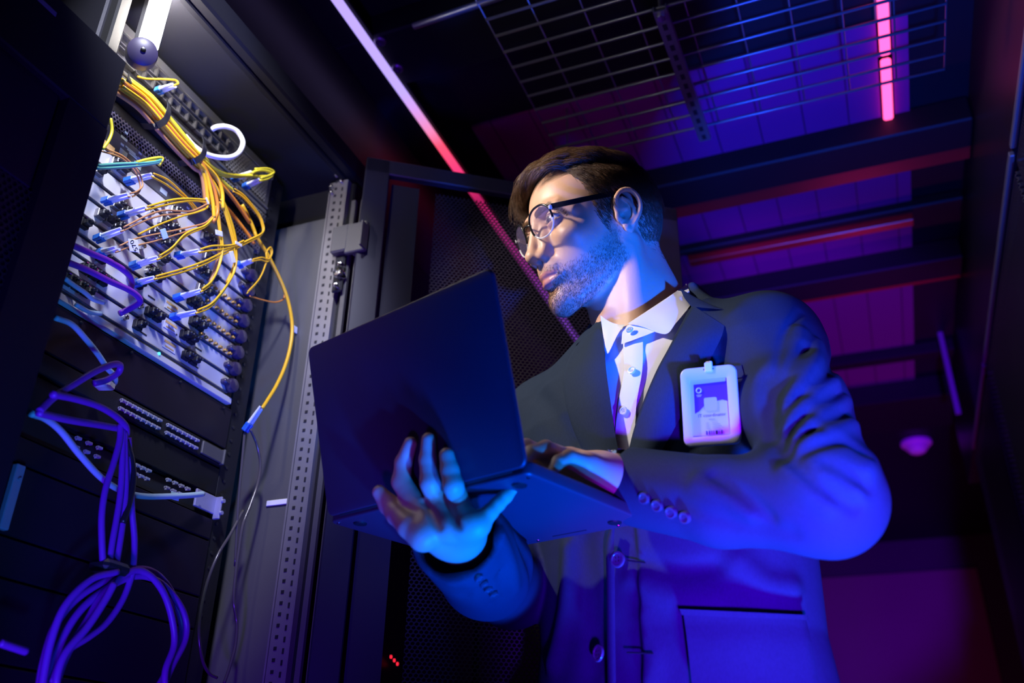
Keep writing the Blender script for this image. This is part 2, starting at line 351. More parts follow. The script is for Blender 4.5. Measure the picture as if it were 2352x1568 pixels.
# wire cable tray under the ceiling
def wtray():
    t = thing('wire_cable_tray', (-.1, 1.45, 2.2), 'wire mesh cable tray hanging under the violet ceiling panels', 'cable tray')
    zt = 2.20
    A = onZ(2170, 158, zt); Bp = onZ(2172, 8, zt)
    xs0, xs1 = -.50, A[0]; y1 = A[1]; dy = (A[1] - Bp[1]) / 4
    b = MB()
    for k in range(13): b.tube([(xs0, y1 - k * dy, zt), (xs1, y1 - k * dy, zt)], .0028, 8)
    b.build('cross_wires', M['wire'], t, smooth=True)
    b = MB(); n = 9
    for k in range(n + 1):
        x = xs0 + (xs1 - xs0) * k / n; b.tube([(x, y1, zt + .003), (x, y1 - 12 * dy, zt + .003)], .0016, 6)
    b.build('long_wires', M['wire'], t, smooth=True)
    s0 = onZ(1620, 322, zt - .012); s1 = onZ(1515, 24, zt - .012)
    t2 = thing('strut_channel', s0, 'perforated metal strut channel running beneath the wire tray', 'channel')
    d = s0 - s1; L = np.linalg.norm(d); R = frame(nrm(np.cross(d, (0, 0, 1))), nrm(d), (0, 0, 1))
    b = MB(); c = (s0 + s1) / 2
    b.box(c, (.022, L, .003), 0, R)
    b.box(c + R @ [.011, 0, .006], (.0025, L, .014), 0, R); b.box(c + R @ [-.011, 0, .006], (.0025, L, .014), 0, R)
    b.build('rail', M['steel'], t2)
    b = MB()
    for k in range(14):
        q = s1 + d * (k + .5) / 14 + np.array([0, 0, -.0018]); b.box(q, (.008, .014, .0008), 0, R)
    b.build('slots', M['ports'], t2)
    b = MB(); q = s1 + d * .03; b.cyl(q + [0, 0, -.008], q + [0, 0, .13], .004, 12); b.build('hanger_rod', M['steel'], t2, auto=40)
    b = MB(); b.cyl(q + [0, 0, -.010], q + [0, 0, -.002], .008, 6); b.build('nut', M['chrome'], t2)
    for q in ((xs0 + .02, y1 - .02), (xs0 + .02, y1 - 11.7 * dy)):
        b = MB(); b.cyl((q[0], q[1], zt), (q[0], q[1], ZC + .001), .002, 8); b.build('hanger_wire', M['wire'], t)
wtray()
# ------------------------------------------------------------------ open server cabinet on the left
GX = -.90                                                 # front plane of the mounted equipment
cab = thing('server_cabinet', (-1.2, .86, 0), 'open tall black server cabinet on the left, lit by a white tube', 'cabinet')
b = MB()
b.box((-1.25, .627, .99), (.78, .026, 1.98), .003); b.box((-1.22, 1.165, .99), (.84, .03, 1.98), .003)
b.box((-1.63, .895, .99), (.02, .56, 1.98), .003); b.box((-1.22, .895, .03), (.82, .55, .06), .003)
b.build('body', M['dark'], cab)
b = MB(); b.box((-1.215, .895, 1.985), (.83, .56, .03), .003); b.build('roof', M['dark'], cab)
b = MB(); b.box((-.785, .895, 1.988), (.022, .56, .044), .004); b.box((-.80, .895, 1.968), (.012, .54, .012), .002); b.build('top_frame', M['black'], cab)
b = MB(); b.box((-.855, .630, .99), (.022, .020, 1.96), .003); b.build('front_post', mat('grey_post', (.004, .004, .004), .8, .0, noise=.1), cab)
b = MB(); b.box((-.795, 1.150, .99), (.030, .030, 1.94), .003); b.build('front_post', M['black'], cab)
# inner side wall with its white strip label
b = MB(); b.box((-.905, 1.137, .97), (.20, .012, 1.84), .001); b.build('side_liner', mat('grey_liner_sheet', (.11, .11, .11), .5, .2, noise=.1, nscale=12, bump=.1, bscale=400), cab)
b = MB(); b.box((-.846, 1.129, 1.358), (.045, .002, .009), .0008, Ry := np.array([[1, 0, 0], [0, 1, 0], [0, 0, 1.]])); tag(b.build('strip_label', M['label'], None), 'small white strip label on the dark inner side wall, beside the black loose cable', 'label')
# perforated mounting strip: two faces with punched holes
b = MB()
x0, x1, y0 = -.822, -.790, 1.118
b.box(((x0 + x1) / 2, y0 + .006, 1.0), (x1 - x0, .003, 1.92)); b.box((x1, y0 + .012, 1.0), (.003, .014, 1.92)); b.box((x0 - .003, y0 + .010, 1.0), (.003, .011, 1.92))
strip = b.build('mounting_rail', mat('galvanised_rail', (.34, .33, .33), .42, .6, noise=.15, nscale=30), cab)
b = MB()
for k in range(62):
    z = 1.96 - k * .0158
    b.box((x0 + .010, y0 + .0042, z), (.0050, .0012, .0050)); b.box((x1 - .008, y0 + .0042, z - .004), (.0030, .0012, .0075))
tag(b.build('punched_holes', M['ports'], cab), kind='stuff')
b = MB()
for z, dx in ((1.972, -.012), (1.955, .0), (1.948, -.02), (1.935, -.018)):
    b.lathe((-.80 + dx, y0, z), (0, -1, 0), [(.0045, -.004), (.0045, .002), (.0035, .004), (.001, .005)], 14)
b.build('rail_screws', M['chrome'], cab, auto=40)
# vertical trim bar, latch bracket and keeper beside the strip
b = MB(); b.box((-.772, 1.128, .98), (.009, .008, 1.86), .001); b.box((-.757, 1.133, .98), (.004, .012, 1.86), .001); b.build('trim_bar', M['gray'], cab)
b = MB(); q = onY(820, 560, 1.112)
b.box((-.776, 1.110, q[2] + .012), (.034, .020, .055), .003); b.box((-.744, 1.106, q[2] + .008), (.040, .010, .060), .002); b.box((-.725, 1.098, q[2] + .004), (.004, .022, .050), .001)
b.build('latch_bracket', M['gray'], cab)
b = MB(); q = onY(778, 628, 1.108)
b.lathe(q, (0, -1, 0), [(.009, -.01), (.009, .004), (.007, .007), (.002, .008)], 20); b.lathe(q + [.0, 0, .019], (0, -1, 0), [(.005, -.01), (.005, .004), (.002, .006)], 16); b.lathe(q - [.003, 0, .022], (0, -1, 0), [(.005, -.01), (.005, .004), (.002, .006)], 16)
b.build('latch_bolt', M['chrome'], cab, auto=40)
b = MB(); b.box(onY(778, 628, 1.116), (.020, .006, .075), .003); b.build('latch_plate', M['ports'], cab)

# lamp inside the cabinet top
lt = thing('led_tube_lamp', (-.82, .667, 1.86), 'bright white LED tube with a round black end cap, top left', 'lamp')
q = onX(345, 108, -.82); q2 = np.array([q[0], q[1], 1.962])
b = MB(); b.cyl(q, q2, .0105, 24, bev=.002); b.build('tube', emat('white_led_tube', (1.0, .93, .86), 150), lt, auto=40)
e = onX(326, 122, -.815)
b = MB(); b.lathe(e - [.0, 0, 0], nrm(CAM * 0 + [.75, -.55, -.35]), [(.001, .012), (.012, .012), (.0195, .007), (.0205, 0), (.0205, -.012), (.016, -.016)], 32)
b.build('end_cap', mat('violet_black_cap', (.05, .04, .08), .45, noise=.1, nscale=40), lt, auto=35)
b = MB(); b.lathe(e + np.array([.75, -.55, -.35]) * .0125, nrm([.75, -.55, -.35]), [(.0035, 0), (.0035, .001), (.002, .0015)], 14); b.build('screw', M['chrome'], lt, auto=40)
b = MB(); b.box((-.842, .667, 1.915), (.012, .016, .11), .002); b.build('back_channel', M['gray'], lt)

# lower neighbour cabinet that hides the left end of the equipment
nb = thing('closed_cabinet', (-1.1, .28, 0), 'lower closed black cabinet at the left edge of the photo', 'cabinet')
ze = onX(287, 140, -.78)[2]; yy = .607
b = MB(); b.box((-1.1, yy / 2 - .01, ze / 2), (.60, yy - .02, ze - .002), .004); b.build('body', M['black'], nb)
b = MB()
hz = ze - .19; b.box((-.788, yy / 2, ze - .055), (.018, yy, .11), .002); b.box((-.788, yy - .03, .08 + hz / 2), (.018, .06, hz), 0); b.box((-.788, .03, .08 + hz / 2), (.018, .06, hz), 0); b.box((-.788, yy / 2, .04), (.018, yy, .08), .002)
b.build('door_frame', M['black'], nb)
b = MB(); b.box((-.792, yy / 2, ze - .17), (.008, yy - .13, .14), .001); b.build('upper_door_panel', M['blackgloss'], nb)
b = MB(); b.box((-.792, yy / 2, (ze - .24) / 2), (.004, yy - .12, ze - .24), 0); b.build('mesh_panel', M['perf'], nb)
b = MB(); q = onX(105, 12, -.779)
b.box(q, (.001, .030, .006)); b.build('nameplate', mat('violet_grey_nameplate', (.2, .18, .3), .4, noise=.1), nb)
# perforated filler above it
fp = thing('filler_panel', (-.86, .30, 1.77), 'perforated honeycomb filler panel above the lower cabinet, top left', 'panel')
b = MB(); b.box((-.862, .30, (ze + 1.99) / 2), (.002, .50, 1.99 - ze)); b.build('mesh_sheet', M['perfgrey'], fp)
b = MB(); b.box((-.93, .30, (ze + 1.99) / 2), (.004, .54, 1.99 - ze)); b.build('backing', M['ports'], fp)

# blue lit rail ear on the left edge
b = MB(); q = onX(28, 1140, -.892); b.box((-.894, q[1], q[2]), (.008, .012, .075), .001); b.cyl((-.889, q[1], q[2] + .02), (-.887, q[1], q[2] + .02), .002, 10)
b.build('rail_ear', mat('violet_rail', (.4, .35, .5), .5, .2, noise=.05), cab)

# ---- rows of equipment, built as shelves with the heights read in the cabinet
YL, YR = .645, 1.052
def panel(name, z0, z1, mt, label, cat, x=GX, depth=.25, group=None, y0=YL, y1=YR):
    t = thing(name, (x - depth / 2, (y0 + y1) / 2, z0), label, cat, group)
    b = MB(); b.box((x - depth / 2, (y0 + y1) / 2, (z0 + z1) / 2), (depth, y1 - y0, z1 - z0 - .001), .0012); b.build('body', mt, t)
    return t
# mounting flanges of the rack on the right of the equipment
b = MB(); b.box((-.908, 1.072, 1.0), (.006, .038, 1.9), .001); b.build('equipment_rail', M['dark'], cab)
b = MB()
for k in range(36):
    b.cyl((-.9055, 1.066, 1.95 - k * .022), (-.9035, 1.066, 1.95 - k * .022), .0028, 8)
b.build('rail_holes', M['ports'], cab)

# top switch: grey, vents, two rows of ports
ts = panel('network_switch', 1.862, 1.955, M['steel'], 'grey network switch with port cages at the top of the open cabinet', 'network switch')
b = MB(); b.box((GX + .002, .85, 1.940), (.004, .40, .012), .001); b.box((GX + .002, .85, 1.872), (.004, .40, .004), .001); b.build('bezel', M['steel'], ts)
b = MB(); b.box((GX + .001, .985, 1.905), (.002, .11, .052)); b.build('vent_grille', M['perfgrey'], ts)
b = MB(); b.box((GX + .0004, .785, 1.905), (.001, .28, .052)); b.build('port_recess', M['ports'], ts)
cg = mat('port_cage_metal', (.26, .25, .27), .35, .8, noise=.1, nscale=60)
for r in range(2):
    for k in range(14):
        y = .665 + k * .0190; z = 1.918 - r * .024
        b = MB(); b.box((GX + .004, y, z + .0085), (.008, .018, .002)); b.box((GX + .004, y, z - .0085), (.008, .018, .002)); b.box((GX + .004, y - .009, z), (.008, .0016, .019)); b.box((GX + .004, y + .009, z), (.008, .0016, .019))
        b.build('port_cage', cg, ts)
# second thin sheet with vents and gold contacts
vs = panel('patch_panel', 1.838, 1.859, M['dark'], 'thin grey vented panel just under the top switch', 'patch panel')
b = MB(); b.box((GX + .001, .85, 1.849), (.002, .40, .016)); b.build('vent_grille', M['perfgrey'], vs)
# cable comb recess (dark) and the perforated vent strip
panel('brush_panel', 1.808, 1.836, M['black'], 'plain black panel behind the yellow cable bundle', 'panel', GX - .015)
vt = panel('vent_panel', 1.780, 1.806, M['perfvent'], 'violet grey vent strip full of round holes above the line cards', 'vent panel', GX, .02)
b = MB(); b.box((GX - .021, .848, 1.793), (.002, .40, .024)); b.build('dark_backing', M['ports'], vt)
# ---- chassis with eight line cards
ch = panel('line_card_chassis', 1.492, 1.7785, M['dark'], 'wide chassis of pale line cards filled with fibre connectors', 'chassis', GX - .006, .30)
b = MB(); b.box((GX - .003, (YL + 1.035) / 2, 1.757), (.010, 1.035 - YL, .040), .001); fan = b.build('fan_panel', M['fan'], ch)
LEG = mat('pale_blue_print', (.55, .68, .70), .6, noise=.05)
for (px, py, w_, h_) in ((285, 318, .012, .004), (290, 305, .006, .003), (281, 332, .006, .003), (283, 352, .014, .010), (322, 352, .006, .003), (320, 364, .006, .003), (316, 380, .014, .008), (300, 345, .02, .002), (304, 352, .02, .002), (308, 360, .02, .002), (385, 425, .006, .003), (376, 440, .014, .008), (432, 478, .006, .003), (424, 490, .014, .008)):
    q = onX(px, py, GX + .0024); b = MB(); b.box(q, (.0006, w_, h_)); b.build('printed_legend', LEG, fan)
q = onX(248, 338, GX + .003)
b = MB(); b.box(q + [.001, 0, 0], (.003, .020, .010), .0005); b.build('amber_latch', M['orangel'], fan)
NC, Z0, PZ = 8, 1.506, .0287
b = MB(); b.box((GX, (YL + 1.04) / 2, 1.498), (.012, 1.04 - YL, .010), .001); b.build('bottom_rail', M['card'], ch)
sfpm = M['ports']
for c_ in range(NC):
    z0 = Z0 + c_ * PZ; zc = z0 + PZ / 2
    b = MB(); b.box((GX - .002, (YL + 1.028) / 2, zc), (.012, 1.028 - YL, PZ - .0028), .001)
    cd = b.build('line_card', M['card'], ch)
    b = MB(); b.box((GX + .0030, (YL + 1.028) / 2, z0 + .0022), (.005, 1.028 - YL, .0018), .0004); b.build('card_rail', M['cardedge'], cd)
    # blocks of transceiver cages along the card, each cage with its plug and latch
    rr = random.Random(40 + c_)
    starts = [.700 + .020 * (c_ % 3), .810 + .015 * ((c_ + 1) % 3), .925 - .012 * (c_ % 2)]
    for yb in starts:
        n = rr.choice([1, 2, 2, 3])
        for k in range(n):
            y = yb + k * .0155
            if y > 1.015 or y < .69: continue
            b = MB(); b.box((GX + .0065, y, zc + .0018), (.009, .0135, .0125), .0008); b.build('port_cage', cg if c_ > 3 else M['dark'], cd)
            b = MB(); b.box((GX + .0140, y, zc + .0018), (.010, .0105, .0090), .0015)
            b.box((GX + .0205, y - .0025, zc + .002), (.008, .0034, .0034), .0010); b.box((GX + .0205, y + .0025, zc + .002), (.008, .0034, .0034), .0010); b.build('dust_plug', sfpm, cd)
            b = MB(); b.box((GX + .0112, y, zc + .0088), (.003, .009, .0016)); b.build('latch_tab', M['chrome'], cd)
    # ejector knob at the right end and thumbscrew
    b = MB(); b.lathe((GX + .004, 1.030, zc), (1, 0, 0), [(.011, 0), (.0115, .006), (.010, .011), (.004, .013)], 20); b.box((GX + .008, 1.020, zc), (.012, .022, .008), .002)
    b.build('ejector', mat('violet_black_lever', (.04, .03, .08), .3, noise=.05) if c_ == 0 else bpy.data.materials['violet_black_lever'], cd, auto=40)
    b = MB(); b.lathe((GX + .004, .800 + .02 * (c_ % 2), zc), (1, 0, 0), [(.0042, 0), (.0042, .006), (.003, .009), (.001, .010)], 14); b.build('thumbscrew', M['chrome'], cd, auto=40)
    if c_ < 3:
        b = MB(); b.box((GX + .0046, .892 - .006 * c_, zc + .002), (.0006, .026, .012)); b.build('amber_sticker', M['label'], cd)
        b = MB(); b.box((GX + .0050, .892 - .006 * c_, zc + .006), (.0006, .024, .0035)); b.box((GX + .0050, .892 - .006 * c_, zc - .001), (.0006, .018, .0018)); b.build('sticker_print', M['orangel'], cd)
        b = MB()
        for k in range(3): b.box((GX + .0044, .84 + .055 * k, zc - .003), (.0005, .014, .002))
        b.build('printed_marks', M['ink'], cd)
# gold contact strip, right third of the upper rows
for c_ in (2, 3, 4, 5):
    b = MB(); zc = Z0 + (c_ + .5) * PZ
    for k in range(7): b.box((GX + .008, .945 + k * .0115, zc - .009), (.006, .0055, .004), .0006)
    b.build('gold_contacts', M['copper'], ch)
led = emat('cyan_status_led', (.05, .55, 1.0), 4)
b = MB(); q = onX(364, 812, GX + .005); b.lathe(q, (1, 0, 0), [(.0022, 0), (.0022, .002), (.001, .003)], 12); b.build('status_led', led, ch)
# ---- below the chassis
p = panel('blanking_panel', 1.424, 1.490, M['blackgloss'], 'wide plain black blanking panel right under the line cards', 'blanking panel')
b = MB()
for y in (.74, .83, .93, 1.03): b.lathe((GX + .001, y, 1.483), (1, 0, 0), [(.0025, 0), (.0025, .002), (.001, .003)], 10)
b.build('panel_screws', M['dark'], p, auto=40)
sw1 = panel('access_switch', 1.395, 1.422, M['dark'], 'low black access switch with two rows of ports below the blanking panel', 'network switch')
def portrow(t, y0, y1, z, n, mt, s=.0085):
    b = MB()
    for k in range(n):
        y = y0 + (y1 - y0) * k / (n - 1)
        for dz in (.0058, -.0058):
            b.box((GX + .002, y, z + dz), (.005, s, .0035), .0006); b.box((GX + .0034, y - s / 2 + .0006, z + dz - .002), (.003, .0012, .004))
    b.build('port_row', mt, t)
blm = mat('blue_grey_port', (.42, .42, .60), .35, .3, noise=.05, nscale=80)
portrow(sw1, .835, .905, 1.408, 8, blm); portrow(sw1, .925, .985, 1.408, 7, blm)
b = MB(); b.box((GX + .002, 1.02, 1.408), (.004, .045, .020), .001); b.box((GX + .003, 1.045, 1.408), (.008, .004, .024), .001); b.build('end_bracket', M['gray'], sw1)
p = panel('cable_tray_panel', 1.350, 1.393, M['black'], 'plain black panel between the two low switches', 'blanking panel', GX - .004)
sw2 = panel('uplink_switch', 1.318, 1.348, M['dark'], 'lowest black switch where the long pale blue cable plugs in', 'network switch', GX - .012)
portrow(sw2, .780, .815, 1.334, 3, blm); portrow(sw2, .872, .905, 1.334, 4, blm); portrow(sw2, .945, .985, 1.334, 4, blm)
b = MB(); b.box((GX, 1.03, 1.334), (.004, .05, .026), .001); b.box((GX + .006, 1.050, 1.330), (.012, .004, .034), .001); b.cyl((GX + .012, 1.050, 1.340), (GX + .016, 1.050, 1.340), .003, 10); b.cyl((GX + .012, 1.050, 1.322), (GX + .016, 1.050, 1.322), .003, 10); b.build('end_bracket', blm, sw2)
zz = [1.316, 1.2835, 1.202, 1.158, 1.07, .98, .80, .45, .06]
for k in range(len(zz) - 1):
    panel('blanking_panel', zz[k + 1], zz[k] - .002, M['blackgloss'], ['plain black panel directly below the lowest switch', 'tall black blanking panel behind the hanging violet cables', 'narrow black blanking panel behind the top of the cable coil',
          'black blanking panel behind the middle of the cable coil', 'black blanking panel at the lower edge of the photo', 'black blanking panel low in the cabinet, fourth above its floor', 'large black blanking panel low in the cabinet', 'large black blanking panel standing on the cabinet floor'][k], 'blanking panel')

# ---- cabinet door swung open on the right
h0 = onZ(842, 366, 1.985); h1 = onZ(1170, 421, 1.985)
dd = nrm([*(h1 - h0)[:2], 0]); nn = np.array([dd[1], -dd[0], 0.]); W = .60
dr = thing('cabinet_door', (h0[0], h0[1], .05), 'tall perforated cabinet door swung open behind the laptop', 'door')
Rd = frame(dd, -nn, (0, 0, 1))
def dbox(b, u, z, su, sz, th=.016, off=0, bev=.002): b.box(h0 * [1, 1, 0] + dd * u + nn * off + [0, 0, z], (su, th, sz), bev, Rd)
b = MB()
fm = mat('navy_black_frame', (.020, .020, .040), .45, .1, noise=.1, nscale=8)
dbox(b, .022, 1.01, .044, 1.95); dbox(b, W - .03, 1.01, .06, 1.95); dbox(b, W / 2, 1.97, W, .032); dbox(b, W / 2, .05, W, .05)
b.build('frame', fm, dr)
b = MB(); dbox(b, .075, 1.0, .05, 1.88, .004, -.004, 0); b.build('inner_stile', fm, dr)
b = MB(); dbox(b, (W + .1) / 2, 1.0, W - .16, 1.87, .0012, -.002, 0); b.build('mesh_sheet', perf_mat('perforated_door_mesh', (.03, .025, .04), .0062, .40, axes=(0, 2)), dr)
b = MB(); q = h0 * [1, 1, 0] + [0, 0, 1.78]; b.cyl(q, q + [0, 0, .05], .006, 14); q[2] = .4; b.cyl(q, q + [0, 0, .05], .006, 14); b.build('hinge', M['gray'], dr, auto=40)
# cabinets further down the left row, behind the door
for k, (y0, y1) in enumerate(((1.20, 1.80), (1.80, 2.40), (2.40, 3.0))):
    t = thing('row_cabinet', (-1.2, (y0 + y1) / 2, 0), ['black cabinet behind the open mesh door, next to the open cabinet', 'black cabinet farther down the left row, second behind the mesh door', 'black cabinet at the far end of the left row'][k], 'cabinet')
    b = MB(); b.box((-1.22, (y0 + y1) / 2, 1.0), (.80, y1 - y0 - .006, 1.98), .004); b.build('body', M['black'], t)
    b = MB(); b.box((-.81, (y0 + y1) / 2, 1.0), (.016, y1 - y0 - .03, 1.92), .003); b.build('door', M['blackgloss'], t)
# small red status lamps seen low through the mesh
b = MB(); q = onX(897, 1508, -.79)
for k in range(3): b.lathe(q + [0, .012 * k, -.004 * k], (1, 0, 0), [(.003, 0), (.003, .002), (.001, .003)], 10)
tag(b.build('red_indicator', emat('red_status_led', (1, .02, .05), 1.2), None), 'tiny red status light low behind the mesh door', 'indicator light')

# ------------------------------------------------------------------ cables
def path(px, x0, x1=None, bow=0.0):
    """points in front of the equipment plane: pixel positions with the distance they stand off it"""
    n = len(px); x1 = x0 if x1 is None else x1; out = []
    for i, q in enumerate(px):
        t = i / max(1, n - 1); X = q[2] if len(q) > 2 else x0 + (x1 - x0) * t + bow * math.sin(math.pi * t)
        out.append(onX(q[0], q[1], X))
    return cr(out, 8)
NL = {}
def cable(px, mt, r, label, cat='cable', group=None, x0=-.87, x1=None, bow=0., name='fibre_cable', two=0, conn=None, conn2=None):
    """px path; two = sideways gap of a duplex pair; conn = (base px, tip px) connector at the start"""
    pts = path(px, x0, x1, bow)
    t = thing(name, pts[0], label, cat, group)
    for s_ in ((-1, 1) if two else (0,)):
        q = pts.copy()
        if s_:
            w_ = 1 + .6 * np.sin(np.linspace(0, 3.1, len(q)) * 2.)[:, None] * .6
            q = q + np.array([.0004, .0006, .0030])[None] * s_ * two * w_
        b = MB(); b.tube(q, r, 8); b.build('strand', mt, t, smooth=True)
    for cc in (conn, conn2):
        if cc is None: continue
        (bx, by), (tx, ty) = cc[0], cc[1]; X0 = GX + .012 if len(cc) < 3 else cc[2]
        a = onX(bx, by, X0); e_ = onX(tx, ty, cc[3] if len(cc) > 3 else X0 + .042); d = nrm(e_ - a); L = np.linalg.norm(e_ - a)
        side = nrm(np.cross(d, (0, 1, 0))); up = np.cross(side, d); R = frame(d, up, side)
        b = MB()
        for s_ in (-1, 1): b.box(a + d * L * .16 + side * 0 + up * .0032 * s_, (L * .32, .0052, .0085), .0010, R)
        b.box(a + d * L * .27, (L * .10, .0125, .0070), .0008, R)
        hb = b.build('connector', M['bluecl'], t)
        b = MB()
        for s_ in (-1, 1):
            c0 = a + up * .0030 * s_; b.tube([c0 + d * L * .30, c0 + d * L * .6, c0 + d * L * 1.0], [.0030, .0026, .0019], 10)
        b.build('boot', M['boot'], t, auto=40)
    return t
Y_, YG, OR, BR = M['yellow'], M['yellowg'], M['orange'], M['brown']
# thick bundle across the top: individual cables
bund = [(275, 191), (330, 232), (376, 285), (415, 330), (455, 372)]
offs = [(-10, 12), (-4, 8), (2, 3), (8, -1), (14, -6), (20, -11), (-2, 0), (6, 8), (12, 4), (-14, 18), (22, -4), (4, -8)]
cols = [BR, Y_, OR, OR, YG, YG, Y_, Y_, OR, BR, YG, Y_]
tails = [[(480, 420), (497, 470), (505, 540), (500, 600), (482, 650)], [(484, 410), (515, 470), (538, 540), (541, 600), (522, 650)],
         [(478, 425), (483, 455)], [(490, 430), (500, 480), (490, 510)], [(492, 395), (520, 425), (534, 436)], [(500, 398), (545, 405), (585, 400)],
         [(470, 410), (476, 450), (478, 470)], [(474, 400), (488, 460), (492, 500)], [(486, 400), (535, 455), (574, 512)], [(462, 400), (470, 450), (472, 468)], [(500, 392), (530, 402), (590, 404)], [(496, 405), (510, 440), (512, 480)]]
ldesc = ['tan fibre cable on the underside of the strapped bundle, dropping furthest down', 'yellow fibre cable low in the strapped bundle, hanging in the longest right hand loop', 'orange fibre cable in the middle of the strapped bundle, ending at the small white tag',
         'orange fibre cable on the upper half of the strapped bundle, ending left of the fan-out', 'lime yellow fibre cable high in the strapped bundle that joins the long sweeping cord', 'lime yellow fibre cable topping the strapped bundle, turning right to the plug pair',
         'yellow fibre cable in the core of the strapped bundle, ending where the cords meet', 'yellow fibre cable in the strapped bundle that feeds the middle fan-out', 'orange fibre cable of the strapped bundle that continues into the thick outer cable', 'tan fibre cable lowest in the strapped bundle, nearest the vent strip',
         'lime yellow fibre cable at the outer right rim of the strapped bundle', 'yellow fibre cable near the top of the strapped bundle, straight down into the fan-out']
for k, (o_, c_, tl) in enumerate(zip(offs, cols, tails)):
    pp = [(x + o_[0] * (1 - .25 * i / 4), y + o_[1] * (1 - .25 * i / 4), -.862 + .004 * ((k * 5) % 4)) for i, (x, y) in enumerate(bund)] + [(x, y, -.860 + .003 * (k % 4)) for x, y in tl]
    cable(pp, c_, .0030, ldesc[k], 'cable', 'fibre cables of the strapped top bundle', name='bundled_fibre_cable')
# velcro straps round the bundle
def strap(pxs, lab, X=-.852):
    t = MB(); pts = path(pxs, X); pts[:, 0] += .004 * np.sin(np.linspace(0, math.pi, len(pts)))
    N = len(pts); V = []; Tn = np.gradient(pts, axis=0); 
    for i in range(N):
        u = nrm(np.cross(nrm(Tn[i]), (1, 0, 0)))
        for a_, c in ((-.0045, 0), (.0045, 0), (.0045, .0014), (-.0045, .0014)): V.append(pts[i] + u * a_ + np.array([c, 0, 0]))
    F = []
    for i in range(N - 1):
        for k in range(4): F.append((i * 4 + k, i * 4 + (k + 1) % 4, (i + 1) * 4 + (k + 1) % 4, (i + 1) * 4 + k))
    F += [(0, 1, 2, 3), tuple((N - 1) * 4 + k for k in (3, 2, 1, 0))]
    t.add(V, F); tag(t.build('cable_strap', M['blackc'], None, auto=40), lab, 'cable strap')
strap([(325, 290, -.89), (352, 291), (374, 276), (384, 252), (386, 236, -.88)], 'black strap around the yellow bundle, nearest the white lamp')
strap([(410, 376, -.89), (440, 372), (460, 358), (466, 335), (466, 318, -.88)], 'black strap around the yellow bundle where it fans out')
strap([(278, 205, -.87), (290, 190), (297, 172, -.87)], 'black strap at the upper end of the bundle, beside the dark cabinet')
strap([(525, 444, -.865), (534, 438), (543, 428, -.865)], 'short black strap on the single orange cable right of the bundle', -.862)
# patch cords with duplex plugs
cable([(351, 402), (381, 417), (408, 438), (434, 462), (452, 484)], Y_, .0014, 'yellow duplex cord from the uppermost plug, curving over the grey panel', x0=-.846, x1=-.868, two=1, conn=((287, 418), (351, 402)))
cable([(297, 448), (312, 444), (325, 428), (313, 393), (281, 361), (234, 343)], BR, .0012, 'tan duplex cord looping back to the dark cabinet edge', x0=-.846, x1=-.86, two=1, conn=((236, 464), (297, 448)))
cable([(337, 478), (396, 463), (440, 459), (478, 462)], Y_, .0016, 'yellow duplex cord running nearly level, second plug row', x0=-.846, x1=-.855, two=1, conn=((273, 497), (337, 478)))
cable([(281, 527), (337, 500), (375, 489), (405, 488), (440, 487), (478, 470)], BR, .0013, 'tan and yellow duplex cord above the 570 tag', x0=-.846, x1=-.855, two=1.3, conn=((218, 551), (281, 527)))
cable([(270, 572), (305, 558), (360, 545), (396, 536), (440, 524), (470, 515), (490, 497)], BR, .0012, 'tan duplex cord that carries the white 570 tag', x0=-.846, x1=-.855, two=1.8, conn=((226, 582), (270, 570)))
cable([(318, 538), (360, 518), (416, 497), (450, 488), (474, 478), (480, 462)], Y_, .0014, 'single yellow cord rising past the 570 tag to the bundle', x0=-.850, x1=-.855)
cable([(364, 592), (392, 574), (418, 546), (440, 532), (470, 520), (491, 500)], Y_, .0014, 'yellow duplex cord from the plug in the middle of the cards', x0=-.846, x1=-.852, two=1.2, conn=((300, 612), (364, 592)))
cable([(357, 638), (416, 622), (470, 603), (520, 578), (566, 556), (602, 536), (602, 512), (590, 488), (560, 452), (536, 436)], Y_, .0016, 'long yellow duplex cord sweeping right and up around the fan-out', x0=-.846, x1=-.858, two=.9, conn=((305, 652), (357, 638)))
cable([(459, 576), (485, 570), (515, 568), (540, 563), (558, 556)], Y_, .0015, 'short yellow duplex cord from the plug right of centre', x0=-.846, x1=-.850, two=1.1, conn=((404, 588), (459, 576)))
cable([(463, 667), (485, 648), (503, 610), (510, 570), (505, 530), (500, 495), (498, 470)], Y_, .0016, 'yellow duplex cord hanging down then into the lower middle plug', x0=-.846, x1=-.852, two=1, conn=((400, 686), (463, 667)))
cable([(452, 716), (485, 700), (518, 660), (538, 622), (541, 580), (530, 530), (515, 480), (505, 460)], Y_, .0016, 'yellow duplex cord reaching the lowest plug of the cards', x0=-.846, x1=-.852, two=1, conn=((393, 729), (452, 716)))
cable([(580, 598), (600, 594), (616, 598), (624, 582), (620, 570), (612, 580), (612, 600), (596, 640), (568, 672)], Y_, .0013, 'thin yellow cord tied in a small loop at the right of the cards', x0=-.86, x1=-.862, two=.7, conn=((546, 610), (580, 598), -.885, -.86))
cable([(400, 196), (409, 192), (402, 184), (370, 182), (337, 181), (316, 176)], Y_, .0016, 'short yellow cord at the top switch, closest to the lamp', x0=-.850, x1=-.862, conn=((360, 210), (400, 196), -.886, -.850))
cable([(598, 412), (618, 406), (627, 397), (612, 389), (585, 391)], YG, .0022, 'lime yellow cord turning back at the right end of the top switch', x0=-.852, two=1, conn=((560, 430), (598, 413), -.888, -.852))
cable([(580, 396), (600, 391), (622, 396), (618, 404), (598, 404), (560, 404), (515, 402), (490, 392), (470, 375)], YG, .0022, 'lime yellow cord leaving the bundle towards the right plug pair', x0=-.850, x1=-.86, conn=((532, 412), (580, 396), -.888, -.852))
